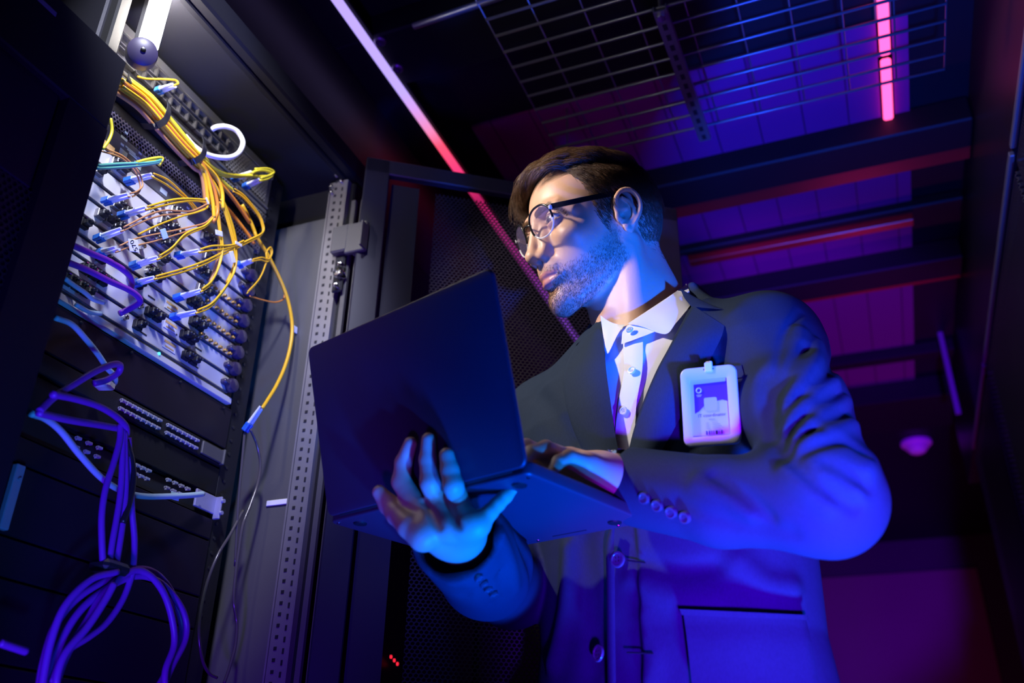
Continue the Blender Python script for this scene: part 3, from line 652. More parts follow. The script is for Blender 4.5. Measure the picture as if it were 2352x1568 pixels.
cable([(224, 383), (262, 381), (313, 378), (350, 374), (368, 370)], M['green'], .0022, 'green cord crossing in front of the dark cabinet edge', x0=-.842, two=.8)
cable([(368, 376), (370, 368), (358, 366), (335, 369), (312, 376)], YG, .0022, 'lime yellow cord end curled at the tip of the green cord', x0=-.842, two=1)
cable([(254, 272), (257, 300), (250, 322), (236, 342)], YG, .0022, 'short lime yellow cord at the upper left, by the dark cabinet', x0=-.85)
cable([(574, 680), (600, 688), (630, 694), (650, 688), (654, 676)], OR, .0014, 'thin orange cord bending out low at the right', x0=-.87)
cable([(556, 470), (574, 505), (584, 530), (590, 545), (612, 580), (634, 622), (652, 662), (664, 700), (671, 745), (668, 790), (655, 840), (635, 885), (615, 918), (602, 938)], Y_, .0030, 'thick yellow cable curving down the right side to a single blue plug', x0=-.872, x1=-.842, conn=((562, 990), (601, 934), -.868, -.842))
cable([(512, 468), (540, 500), (566, 534), (584, 560)], OR, .0030, 'orange cable passing behind the fan-out to the lower right', x0=-.885, x1=-.875)
cable([(487, 297), (500, 291), (522, 291), (545, 302), (558, 326), (550, 349), (530, 361), (500, 361), (470, 352), (445, 335), (425, 312)], M['white'], .0042, 'white cable curled in a ring at the right of the top switch', x0=-.868, x1=-.868, bow=.03, name='power_cable')
# paper tags
def ctag(px, py, w_, h_, ang, lab, mt='label', X=-.842, text=None):
    c = onX(px, py, X); R = frame((0, math.cos(ang), math.sin(ang)), (1, 0, 0), (0, -math.sin(ang), math.cos(ang))) @ np.eye(3)
    t = thing('cable_tag', c, lab, 'cable tag'); b = MB(); b.box(c, (w_, .0012, h_), .0004, R); b.build('paper', M[mt], t)
    if text:
        cu = bpy.data.curves.new('txt', 'FONT'); cu.body = text; cu.size = .0105; cu.align_x = 'CENTER'; cu.align_y = 'CENTER'; cu.extrude = .0002
        o = bpy.data.objects.new('tmp', cu); COL.objects.link(o); dg = bpy.context.evaluated_depsgraph_get(); me = bpy.data.meshes.new_from_object(o.evaluated_get(dg)); bpy.data.objects.remove(o)
        v = np.array([x.co[:] for x in me.vertices]); fa = [tuple(p_.vertices) for p_ in me.polygons]
        ux = nrm([0, -.62, .43]); uy = nrm(np.cross((1, 0, 0), ux)); 
        W_ = c + [.0009, 0, 0] + v[:, :1] * ux + v[:, 1:2] * uy
        mesh_obj('printed_number', W_, fa, M['ink'], t, False)
ctag(307, 564, .017, .017, -1.1, 'white paper tag printed 570 on a tan cord', text='570')
ctag(377, 537, .014, .012, -.8, 'pale blue paper tag on a tan cord, right of the 570 tag', 'ltblue')
ctag(503, 535, .008, .016, -1.2, 'white paper tag on the cord under the fan-out, uppermost', X=-.846)
ctag(534, 590, .018, .010, -.9, 'white paper tag on the hanging cord, lower right of the fan-out', X=-.846)
ctag(548, 560, .016, .005, .2, 'narrow white tag on the sweeping cord, right of centre', X=-.844)
ctag(676, 755, .016, .012, .1, 'white paper tag on the thick yellow cable at the right', X=-.858)
ctag(476, 461, .010, .004, -.7, 'tiny white tag where the yellow cords meet', X=-.846)
# violet, pale blue and black cables
PU = M['purple']
cable([(160, 560), (205, 580), (251, 600), (290, 625), (302, 645), (300, 664)], PU, .0042, 'thick violet cable crossing the lower cards, upper one', x0=-.84, x1=-.875, name='network_cable')
cable([(150, 600), (200, 620), (250, 645), (300, 668), (322, 690), (305, 705), (275, 720)], PU, .0042, 'thick violet cable crossing the lower cards, lower one', x0=-.84, x1=-.88, name='network_cable')
cable([(150, 640), (170, 655), (195, 672), (215, 688), (238, 695)], M['ltblue'], .0030, 'pale blue cord at the lower left cards', x0=-.86, x1=-.885, name='network_cable')
cable([(175, 700), (205, 716), (232, 720)], M['ltblue'], .0030, 'short pale blue cord at the bottom left card', x0=-.87, x1=-.885, name='network_cable')
cable([(128, 730), (165, 745), (200, 782), (226, 815), (246, 845), (262, 862), (264, 878), (252, 888)], M['ltblue'], .0036, 'pale blue network cable ending in a clear plug under the violet loop', x0=-.85, x1=-.875, name='network_cable')
b = MB(); q = onX(240, 884, -.878); b.box(q, (.022, .016, .010), .002, Rz(.3)); tag(b.build('network_plug', mat('clear_plug', (.75, .78, .75), .15, noise=.03), None), 'clear network plug at the end of the short pale blue cable', 'plug')
cable([(72, 950), (105, 962), (140, 990), (180, 1040), (225, 1090), (262, 1118), (300, 1134), (340, 1140), (400, 1139), (440, 1137), (466, 1134)], M['ltblue'], .0040, 'long pale blue network cable sweeping to the lowest switch', x0=-.83, x1=-.888, name='network_cable')
ctag(402, 1139, .016, .011, .1, 'small wrapped marker on the long pale blue cable', 'ltblue', -.878)
V1 = [('violet cable looping up over the pale blue plug', [(90, 945), (120, 915), (165, 885), (215, 855), (255, 838), (275, 838), (272, 855), (245, 872), (215, 880)]),
      ('violet cable running level below the loop', [(88, 948), (130, 958), (180, 968), (230, 976), (285, 986)]),
      ('violet cable arching to the top of the hanging bundle', [(120, 905), (170, 915), (225, 932), (265, 955), (288, 978), (290, 998), (284, 1004)])]
for lab, pp in V1: cable(pp, PU, .0042, lab, x0=-.80, x1=-.84, name='network_cable')
hang = [[(277, 975), (275, 1010), (262, 1060), (243, 1120), (234, 1180), (234, 1240), (237, 1300)], [(282, 985), (281, 1060), (277, 1130), (268, 1190), (258, 1245), (250, 1300)],
        [(286, 990), (288, 1060), (289, 1120), (284, 1180), (276, 1240), (266, 1300)], [(290, 1010), (303, 1060), (306, 1100), (298, 1150), (282, 1200)], [(295, 1005), (300, 1090), (303, 1170), (309, 1240), (306, 1300), (300, 1330), (280, 1380), (245, 1430), (205, 1462), (150, 1500), (118, 1568)]]
hl = ['leftmost violet cable of the hanging bundle', 'second violet cable from the left in the hanging bundle', 'middle violet cable of the hanging bundle', 'short dark violet cable bowing right in the hanging bundle', 'rightmost violet cable, hanging down and crossing the coil']
for lab, pp in zip(hl, hang): cable(pp, PU if 'dark' not in lab else M['blackc'], .0038, lab, x0=-.83, x1=-.82, name='network_cable')
coil = [[(88, 1590), (100, 1520), (125, 1440), (165, 1385), (220, 1345), (290, 1312), (345, 1310), (385, 1345), (410, 1400), (418, 1450), (400, 1510), (355, 1590)],
        [(100, 1600), (130, 1500), (170, 1420), (225, 1365), (300, 1325), (355, 1330), (400, 1370), (426, 1420), (425, 1470), (395, 1530), (365, 1600)],
        [(120, 1600), (150, 1510), (200, 1425), (240, 1360), (300, 1312), (340, 1318), (375, 1360), (395, 1420), (400, 1480), (380, 1540), (380, 1600)],
        [(92, 1600), (115, 1480), (150, 1390), (210, 1330), (270, 1312)],
        [(135, 1600), (130, 1560), (150, 1500), (200, 1440), (240, 1380), (262, 1340)]]
cl = ['outer violet cable of the large coil at the lower left', 'second violet cable of the large coil at the lower left', 'inner violet cable of the large coil at the lower left', 'violet cable end running along the left rim of the coil', 'violet cable end crossing inside the coil']
for k, (lab, pp) in enumerate(zip(cl, coil)): cable(pp, PU, .0042, lab, x0=-.835 + .006 * k, x1=-.83 + .006 * k, name='coiled_cable')
b = MB(); 
q = onX(252, 1304, -.825); b.box(q, (.030, .042, .014), .005); tag(b.build('cable_strap', M['blackc'], None), 'black strap gathering the hanging violet cables above the coil', 'cable strap')
cable([(0, 1476), (30, 1486), (60, 1496)], PU, .0042, 'short violet cable end at the lower left edge of the photo', x0=-.83, name='network_cable')
BK = M['blackc']
gl = mat('glossy_black_cord', (.10, .09, .09), .15, noise=.05)
cable([(575, 985), (590, 1020), (598, 1065), (592, 1110), (575, 1160), (558, 1205), (549, 1260), (541, 1320), (537, 1380), (544, 1430), (541, 1480), (528, 1530), (515, 1568)], gl, .0022, 'loose glossy black cord hanging on the side wall, right one', x0=-.86, name='loose_cable')
cable([(558, 1172), (530, 1225), (500, 1275), (475, 1340), (460, 1410), (457, 1460), (465, 1515), (480, 1545), (498, 1556)], gl, .0022, 'loose glossy black cord curving left below the switches', x0=-.868, name='loose_cable')
cable([(562, 992), (556, 1060), (548, 1150), (540, 1300)], gl, .0020, 'thin dark cord hanging straight from the blue plug', x0=-.868, name='loose_cable')
# ------------------------------------------------------------------ implicit surfaces -> one continuous mesh
def smin(a, b, k):
    h = np.clip(.5 + .5 * (b - a) / k, 0, 1); return b + (a - b) * h - k * h * (1 - h)
def smax(a, b, k): return -smin(-a, -b, k)
def s_ell(p, c, r, R=None):
    q = p - np.asarray(c)
    if R is not None: q = q @ R
    r = np.asarray(r, float); k0 = np.linalg.norm(q / r, axis=1); k1 = np.linalg.norm(q / r ** 2, axis=1)
    return k0 * (k0 - 1) / np.maximum(k1, 1e-9)
def s_sph(p, c, r): return np.linalg.norm(p - np.asarray(c), axis=1) - r
def s_cap(p, a, b, ra, rb=None):
    a = np.asarray(a, float); b = np.asarray(b, float); rb = ra if rb is None else rb
    d = b - a; t = np.clip((p - a) @ d / (d @ d), 0, 1); return np.linalg.norm(p - a - t[:, None] * d, axis=1) - (ra + (rb - ra) * t)
def s_chain(p, pts, rs, k=None):
    d = None
    for i in range(len(pts) - 1):
        e = s_cap(p, pts[i], pts[i + 1], rs[i], rs[i + 1]); d = e if d is None else (np.minimum(d, e) if not k else smin(d, e, k))
    return d
def s_box(p, c, h, r, R=None):
    q = p - np.asarray(c)
    if R is not None: q = q @ R
    q = np.abs(q) - (np.asarray(h) - r); return np.linalg.norm(np.maximum(q, 0), axis=1) + np.minimum(q.max(axis=1), 0) - r

def surf_mesh(fn, lo, hi, h, B=8, lip=1.6):
    """sparse surface nets: returns vertices and quads of fn == 0"""
    lo = np.asarray(lo, float); hi = np.asarray(hi, float); nb = np.ceil((hi - lo) / (h * B)).astype(int)
    # coarse pass over macro blocks first, then blocks
    Mc = 4
    nm = -(-nb // Mc); g = np.stack(np.meshgrid(*[np.arange(n) for n in nm], indexing='ij'), -1).reshape(-1, 3)
    d = fn(lo + (g + .5) * h * B * Mc); g = g[np.abs(d) < h * B * Mc * .87 * lip]
    sub = np.stack(np.meshgrid(*[np.arange(Mc)] * 3, indexing='ij'), -1).reshape(-1, 3)
    g = (g[:, None] * Mc + sub[None]).reshape(-1, 3); g = g[(g < nb).all(1)]
    d = fn(lo + (g + .5) * h * B); g = g[np.abs(d) < h * B * .87 * lip]
    S = np.stack(np.meshgrid(*[np.arange(B + 1)] * 3, indexing='ij'), -1).reshape(-1, 3)
    D = np.empty((len(g), (B + 1) ** 3), np.float32)
    step = max(1, 200000 // len(S))
    for i in range(0, len(g), step):
        q = (lo + (g[i:i + step, None] * B + S[None]) * h).reshape(-1, 3); D[i:i + step] = fn(q).reshape(-1, len(S))
    D = D.reshape(len(g), B + 1, B + 1, B + 1)
    corners = [(i, j, k) for i in (0, 1) for j in (0, 1) for k in (0, 1)]
    cv = np.stack([D[:, i:B + i, j:B + j, k:B + k] for i, j, k in corners], -1)          # g,B,B,B,8
    ins = cv < 0; act = ins.any(-1) & ~ins.all(-1)
    gi, ci, cj, ck = np.nonzero(act); vals = cv[gi, ci, cj, ck]
    acc = np.zeros((len(gi), 3)); cnt = np.zeros(len(gi))
    for a in range(8):
        for b_ in range(a + 1, 8):
            ca, cb = np.array(corners[a]), np.array(corners[b_])
            if np.abs(ca - cb).sum() != 1: continue
            va, vb = vals[:, a], vals[:, b_]; mk = (va < 0) != (vb < 0); t = np.where(mk, va / np.where(mk, va - vb, 1), 0)
            acc += np.where(mk[:, None], ca + (cb - ca) * t[:, None], 0); cnt += mk
    cell = g[gi] * B + np.stack([ci, cj, ck], 1); V = lo + (cell + acc / cnt[:, None]) * h
    dims = nb * B + 4
    key = lambda c: ((c[:, 0] + 1) * dims[1] + c[:, 1] + 1) * dims[2] + c[:, 2] + 1
    kk = key(cell); order = np.argsort(kk); ks = kk[order]
    def look(c):
        q = key(c); i = np.clip(np.searchsorted(ks, q), 0, len(ks) - 1); return np.where(ks[i] == q, order[i], -1)
    F = []
    for ax in range(3):
        sl0 = D[:, :B, :B, :B]; s1 = [slice(0, B)] * 3; s1[ax] = slice(1, B + 1); sl1 = D[:, s1[0], s1[1], s1[2]]
        cr_ = (sl0 < 0) != (sl1 < 0); gi, ci, cj, ck = np.nonzero(cr_); base = g[gi] * B + np.stack([ci, cj, ck], 1); neg = sl0[gi, ci, cj, ck] < 0
        o1, o2 = [(1, 2), (2, 0), (0, 1)][ax]; e1 = np.zeros(3, int); e1[o1] = 1; e2 = np.zeros(3, int); e2[o2] = 1
        q = np.stack([look(base - e1 - e2), look(base - e2), look(base), look(base - e1)], 1)
        ok = (q >= 0).all(1); q = q[ok]; n_ = neg[ok]; q[~n_] = q[~n_][:, ::-1]; F.append(q)
    return V, np.concatenate(F)
def relax(V, F, it=2, lam=.5):
    """light smoothing of a quad mesh"""
    E = np.concatenate([F[:, [0, 1]], F[:, [1, 2]], F[:, [2, 3]], F[:, [3, 0]]]); E = np.concatenate([E, E[:, ::-1]])
    for _ in range(it):
        s_ = np.zeros_like(V); c = np.zeros(len(V)); np.add.at(s_, E[:, 0], V[E[:, 1]]); np.add.at(c, E[:, 0], 1)
        V = V + lam * (s_ / np.maximum(c, 1)[:, None] - V)
    return V
def quad_obj(name, V, F, mt, parent=None):
    me = bpy.data.meshes.new(name); n = len(F)
    me.vertices.add(len(V)); me.vertices.foreach_set('co', np.asarray(V, np.float32).ravel())
    me.loops.add(n * 4); me.loops.foreach_set('vertex_index', F.astype(np.int32).ravel())
    me.polygons.add(n); me.polygons.foreach_set('loop_start', np.arange(0, n * 4, 4, dtype=np.int32)); me.polygons.foreach_set('loop_total', np.full(n, 4, np.int32))
    me.polygons.foreach_set('use_smooth', np.ones(n, dtype=bool))
    for mm in (mt if isinstance(mt, (list, tuple)) else [mt]): me.materials.append(mm)
    me.update(calc_edges=True); me.validate()
    o = bpy.data.objects.new(name, me); COL.objects.link(o)
    if parent is not None: o.parent = parent; o.matrix_parent_inverse = parent.matrix_basis.inverted()
    return o
def march(fn, o, d, t0, t1, n=120, off=0.0):
    """first hit of rays with fn == off; o (3,), d (N,3)"""
    d = np.atleast_2d(d); t = np.full(len(d), t0); hit = np.zeros(len(d), bool)
    L = np.linalg.norm(d, axis=1)
    for _ in range(n):
        v = fn(o + d * t[:, None]) - off; t = np.where(np.abs(v) < 1e-5, t, t + np.clip(v, -.02, .05) * .7 / L)
    return o + d * np.clip(t, t0, t1)[:, None]
def grad(fn, p, e=4e-4):
    p = np.atleast_2d(p); g = np.stack([fn(p + np.eye(3)[i] * e) - fn(p - np.eye(3)[i] * e) for i in range(3)], 1)
    return g / (np.linalg.norm(g, axis=1)[:, None] + 1e-12)
# ------------------------------------------------------------------ the man: pose
HS = 1.06                                                 # size factor of this man
HR_ = frame([-0.69282147, -0.65026716, -0.3116906], [0.70610613, -0.69947142, -0.11024459], [-0.14633023, -0.29646646, 0.94376644])
HT = CAM + (np.array([-0.30102448, 1.03562986, 1.65953175]) - CAM) * HS
def H2W(q): return HT + HS * (np.atleast_2d(q) @ HR_.T)   # head frame: x forward, y to his left, z up, origin between the ears
def W2H(p): return ((p - HT) @ HR_) / HS
def sym(p): q = p.copy(); q[:, 1] = np.abs(q[:, 1]); return q

def head_local(p):
    s = sym(p)
    # skull
    d = s_ell(p, (-.018, 0, .042), (.089, .0735, .081))
    d = smin(d, s_ell(p, (.021, 0, .046), (.0585, .060, .057)), .03)
    d = smin(d, s_ell(p, (-.045, 0, .010), (.050, .060, .055)), .03)
    # face mass, cheeks, jaw
    d = smin(d, s_ell(p, (.040, 0, -.012), (.043, .051, .060)), .025)
    d = smin(d, s_ell(s, (.056, .041, -.008), (.022, .017, .014)), .022)
    d = smin(d, s_ell(p, (.062, 0, -.050), (.030, .032, .034)), .02)
    jaw = s_chain(s, [(-.004, .058, -.012), (.002, .056, -.046), (.030, .043, -.072), (.062, .022, -.090), (.074, .0, -.094)], [.012, .0135, .0125, .0130, .0135])
    d = smin(d, jaw, .020)
    d = smin(d, s_ell(s, (.026, .028, -.040), (.040, .027, .035)), .02)
    d = smin(d, s_ell(p, (.0755, 0, -.089), (.0165, .021, .0165)), .012)
    d = smin(d, s_ell(p, (.030, 0, -.070), (.045, .032, .020)), .02)
    # brow and temple
    d = smin(d, s_chain(s, [(.0825, .004, .034), (.0815, .022, .037), (.071, .042, .034), (.058, .053, .022)], [.0085, .009, .0085, .007]), .010)
    # sockets
    d = smax(d, -s_ell(s, (.0905, .030, .016), (.0135, .0165, .0115)), .009)
    # nose
    nose = s_chain(p, [(.0865, 0, .027), (.0935, 0, .011), (.1000, 0, -.006), (.1045, 0, -.0195)], [.0070, .0064, .0068, .0082])
    nose = smin(nose, s_ell(p, (.1055, 0, -.0220), (.0086, .0095, .0080)), .006)
    nose = smin(nose, s_ell(s, (.0935, .0118, -.0255), (.0108, .0060, .0076)), .006)
    nose = smin(nose, s_chain(s, [(.080, .009, .018), (.086, .010, .0), (.088, .012, -.018)], [.006, .008, .008]), .009)
    nose = smin(nose, s_ell(p, (.0965, 0, -.0310), (.0075, .0042, .005)), .005)
    d = smin(d, nose, .0075)
    d = smax(d, -s_ell(s, (.0965, .0066, -.0340), (.0064, .0034, .0062)), .002)
    d = smax(d, -s_ell(s, (.0870, .0200, -.0220), (.007, .0020, .008)), .004)       # wing crease
    # nasolabial shaping and philtrum
    d = smin(d, s_ell(p, (.0850, 0, -.0425), (.0115, .021, .0125)), .010)
    d = smax(d, -s_cap(p, (.0995, 0, -.036), (.0990, 0, -.046), .0022), .003)
    # lips
    up = s_chain(s, [(.0935, 0, -.0500), (.0920, .008, -.0492), (.0870, .017, -.0515), (.0800, .0245, -.0545)], [.0046, .0046, .0038, .0022])
    lw = s_chain(s, [(.0915, 0, -.0610), (.0895, .009, -.0608), (.0850, .017, -.0590), (.0795, .0240, -.0562)], [.0058, .0054, .0042, .0022])
    d = smin(d, up, .0035); d = smin(d, lw, .0035)
    d = smax(d, -s_chain(s, [(.0990, 0, -.0552), (.0960, .010, -.0553), (.0895, .019, -.0556), (.0840, .0260, -.0565)], [.0010, .0010, .0010, .0008]), .0018)
    d = smax(d, -s_ell(p, (.0960, 0, -.0735), (.0085, .020, .0050)), .006)
    # eyelids over the eyeball
    e = s - np.array([.0735, .0310, .0175])
    lid = np.linalg.norm(e, axis=1) - .0138
    yy = e[:, 1] / .0145; top = .0040 * (1 - yy ** 2) + .0006; bot = -.0038 * (1 - yy ** 2) + .0002
    slit = np.maximum(np.maximum(e[:, 2] - top, bot - e[:, 2]), -e[:, 0])
    lid = np.maximum(lid, -slit)
    d = np.minimum(smin(d, lid, .003), 1)
    op = np.maximum(slit, np.linalg.norm(e, axis=1) - .0160)
    d = smax(d, -op, .0012)
    d = smax(d, -s_chain(s, [(.0905, .018, .0275), (.0895, .031, .0295), (.0800, .044, .0240)], [.0012, .0014, .0010]), .003)
    # ear
    q = (s - np.array([-.001, .076, .002])) / .92 + np.array([0, .076, 0])
    er = s_ell(q, (-.010, .0750, .002), (.019, .0050, .029))
    hel = s_chain(q, cr([(.004, .0745, .004), (.006, .0775, .014), (.004, .0815, .025), (-.006, .0850, .0335), (-.018, .0885, .032), (-.0265, .0905, .020), (-.0270, .0900, .004), (-.0205, .0870, -.010), (-.0120, .0830, -.020)], 2), np.interp(np.linspace(0, 8, 17), range(9), [.0030, .0033, .0034, .0036, .0038, .0038, .0036, .0034, .0034]))
    er = smin(er, hel, .004)
    er = smin(er, s_chain(q, [(-.0060, .0810, .024), (-.0150, .0835, .016), (-.0185, .0850, .004), (-.0150, .0840, -.008), (-.0080, .0805, -.014)], [.0022, .0030, .0032, .0030, .0026]), .003)
    er = smin(er, s_ell(q, (-.0055, .0785, -.0235), (.0085, .0042, .0085)), .004)
    er = smin(er, s_ell(q, (.0060, .0765, -.006), (.0050, .0036, .0070)), .004)
    er = smax(er, -s_ell(q, (-.0045, .0860, .000), (.0088, .0105, .0125)), .003)
    er = smax(er, -s_ell(q, (-.0005, .0760, -.003), (.0045, .0060, .0050)), .002)
    er = smin(er, s_cap(q, (.002, .0765, .0065), (-.010, .0790, .0075), .0016), .003)
    d = smin(d, er, .004)
    return d
NB = CAM + (np.array([-.240, 1.055, 1.475]) - CAM) * HS  # neck base
NTOP = H2W((-.022, 0, -.03))[0]
def head_sdf(p):
    out = np.full(len(p), 1.0)
    dc = np.linalg.norm(p - H2W((-.005, 0, .0))[0], axis=1); mk = dc < .19
    if mk.any(): out[mk] = head_local(W2H(p[mk])) * HS
    out[~mk] = dc[~mk] - .145
    return out
def neck_sdf(p):
    d = s_chain(p, [NTOP, (NTOP * .5 + NB * .5) + np.array([.006, .01, 0]), NB - [0, 0, .03]], [.056, .0575, .066], .02)
    m1 = H2W((-.018, .060, -.030))[0]; m2 = H2W((-.018, -.060, -.030))[0]
    bk = H2W((-.062, 0, -.022))[0]; d = smin(d, s_cap(p, bk, NB + [.040, .042, -.01], .034, .045), .03)
    nt = NB + np.array([-.014, -.050, -.040])
    d = smin(d, s_cap(p, m1, nt + [.016, -.0, 0], .008, .006), .03); d = smin(d, s_cap(p, m2, nt + [-.018, .006, 0], .008, .006), .03)
    ad = H2W((.045, 0, -.092))[0] * .45 + nt * .55
    d = smin(d, s_ell(p, ad + [0, 0, .012], (.014, .014, .018)), .02)
    return d
def skin_head(p): return smin(head_sdf(p), neck_sdf(p), .012)
# ------------------------------------------------------------------ skin, hair
def skin_mat():
    mt = mat('skin', (.62, .37, .25), .46, 0, sss=.12, bump=.12, bscale=900); return mt
SKIN = skin_mat()
LIPS = mat('lip_skin', (.50, .20, .17), .40, 0, bump=.1, bscale=500)
HAIR = mat('brown_hair', (.10, .052, .024), .38, 0, spec=.5, noise=.4, nscale=120)
BEARD = mat('beard_hair', (.16, .085, .04), .4, 0, spec=.5)
man = thing('person', (-.26, 1.13, 0), 'bearded man in glasses and dark suit jacket, holding an open laptop', 'person')

def hairline(q):
    """signed: positive where hair grows (head frame)"""
    x, y, z = q[:, 0], np.abs(q[:, 1]), q[:, 2]
    front = .071 + .0 * y - .35 * np.maximum(y - .030, 0)           # forehead edge height as a function of x
    up = z - (.088 - 1.6 * np.maximum(y - .028, 0) ** 1.0 * 0 + 0)
    # boundary curve in the side view: from forehead top back to temple, down sideburn, around the ear, to the nape
    zb = np.interp(x, [-.10, -.075, -.050, -.032, -.026, -.006, .004, .014, .030, .040, .052, .066, .080, .10], [-.050, -.055, -.045, -.012, .044, .050, .030, -.012, .014, .058, .090, .109, .118, .120])
    return z - zb
def build_skin(fn, lo, hi, h, parent):
    V, F = surf_mesh(fn, lo, hi, h); V = relax(V, F, 1, .4)
    o = quad_obj('body', V, F, [SKIN, LIPS], parent)
    q = W2H(V[F].mean(1)); y = np.abs(q[:, 1])
    zu = -.0475 - .10 * np.maximum(y - .010, 0) - 4.2 * np.maximum(y - .014, 0) ** 1.6; zl = -.0668 + 5.5 * np.maximum(y - .006, 0) ** 1.45
    lip = (q[:, 2] < zu) & (q[:, 2] > zl) & (q[:, 0] > .076) & (y < .0262) & (q[:, 0] < .11)
    o.data.polygons.foreach_set('material_index', lip.astype(np.int32)); o.data.update(); return o

def eyes(parent):
    for s_ in (1, -1):
        c = H2W((.0735, .0310 * s_, .0175))[0]; ax = nrm(HR_ @ np.array([1, .10 * s_ - .12, -.05])); r = .0126 * HS
        a = [(r * math.sin(t), r * math.cos(t)) for t in np.linspace(math.pi, .52, 16)]
        b = MB(); b.lathe(c, ax, a + [(r * .5, r * .875)], 28)
        o = b.build('eye', mat('eye_white', (.75, .72, .70), .15, noise=.03), parent, auto=60)
        b = MB(); b.lathe(c, ax, [(r * .52, r * .86), (r * .45, r * .925), (r * .22, r * .93)], 28); b.build('iris', mat('hazel_iris', (.10, .09, .07), .15, noise=.3, nscale=400), o, auto=60)
        b = MB(); b.lathe(c, ax, [(r * .23, r * .925), (r * .20, r * .945), (.0001, r * .946)], 20); b.build('pupil', mat('black_pupil', (.005, .005, .005), .08, noise=.01), o, auto=60)

def strands_obj(name, S, R, mt, parent):
    """S (n, k, 3) strand points, R (n, k) radii -> thin three sided tapering fibres in one mesh"""
    n, k, _ = S.shape; T = np.gradient(S, axis=1); T /= np.linalg.norm(T, axis=2, keepdims=True) + 1e-12
    ref = np.zeros_like(T); ref[..., 2] = 1; ref[np.abs(T[..., 2]) > .9] = (1, 0, 0)
    u = np.cross(T, ref); u /= np.linalg.norm(u, axis=2, keepdims=True) + 1e-12; v = np.cross(T, u)
    P_ = np.stack([S + R[..., None] * (math.cos(a) * u + math.sin(a) * v) for a in (0, 2.094, 4.189)], 2)      # n,k,3,3
    V = P_.reshape(-1, 3); i0 = (np.arange(n)[:, None, None] * k + np.arange(k - 1)[None, :, None]) * 3 + np.arange(3)[None, None]
    i1 = (np.arange(n)[:, None, None] * k + np.arange(k - 1)[None, :, None]) * 3 + (np.arange(3)[None, None] + 1) % 3
    F = np.stack([i0, i1, i1 + 3, i0 + 3], -1).reshape(-1, 4)
    return quad_obj(name, V, F, mt, parent)
def sample_surface(V, F, n, rng, keep):
    c = V[F]; a = np.linalg.norm(np.cross(c[:, 2] - c[:, 0], c[:, 3] - c[:, 1]), axis=1)
    q = c.mean(1); w_ = a * keep(q); idx = rng.choice(len(F), n, p=w_ / w_.sum()); s_, t = rng.random(n), rng.random(n)
    c = c[idx]; return (c[:, 0] * ((1 - s_) * (1 - t))[:, None] + c[:, 1] * (s_ * (1 - t))[:, None] + c[:, 2] * (s_ * t)[:, None] + c[:, 3] * ((1 - s_) * t)[:, None])
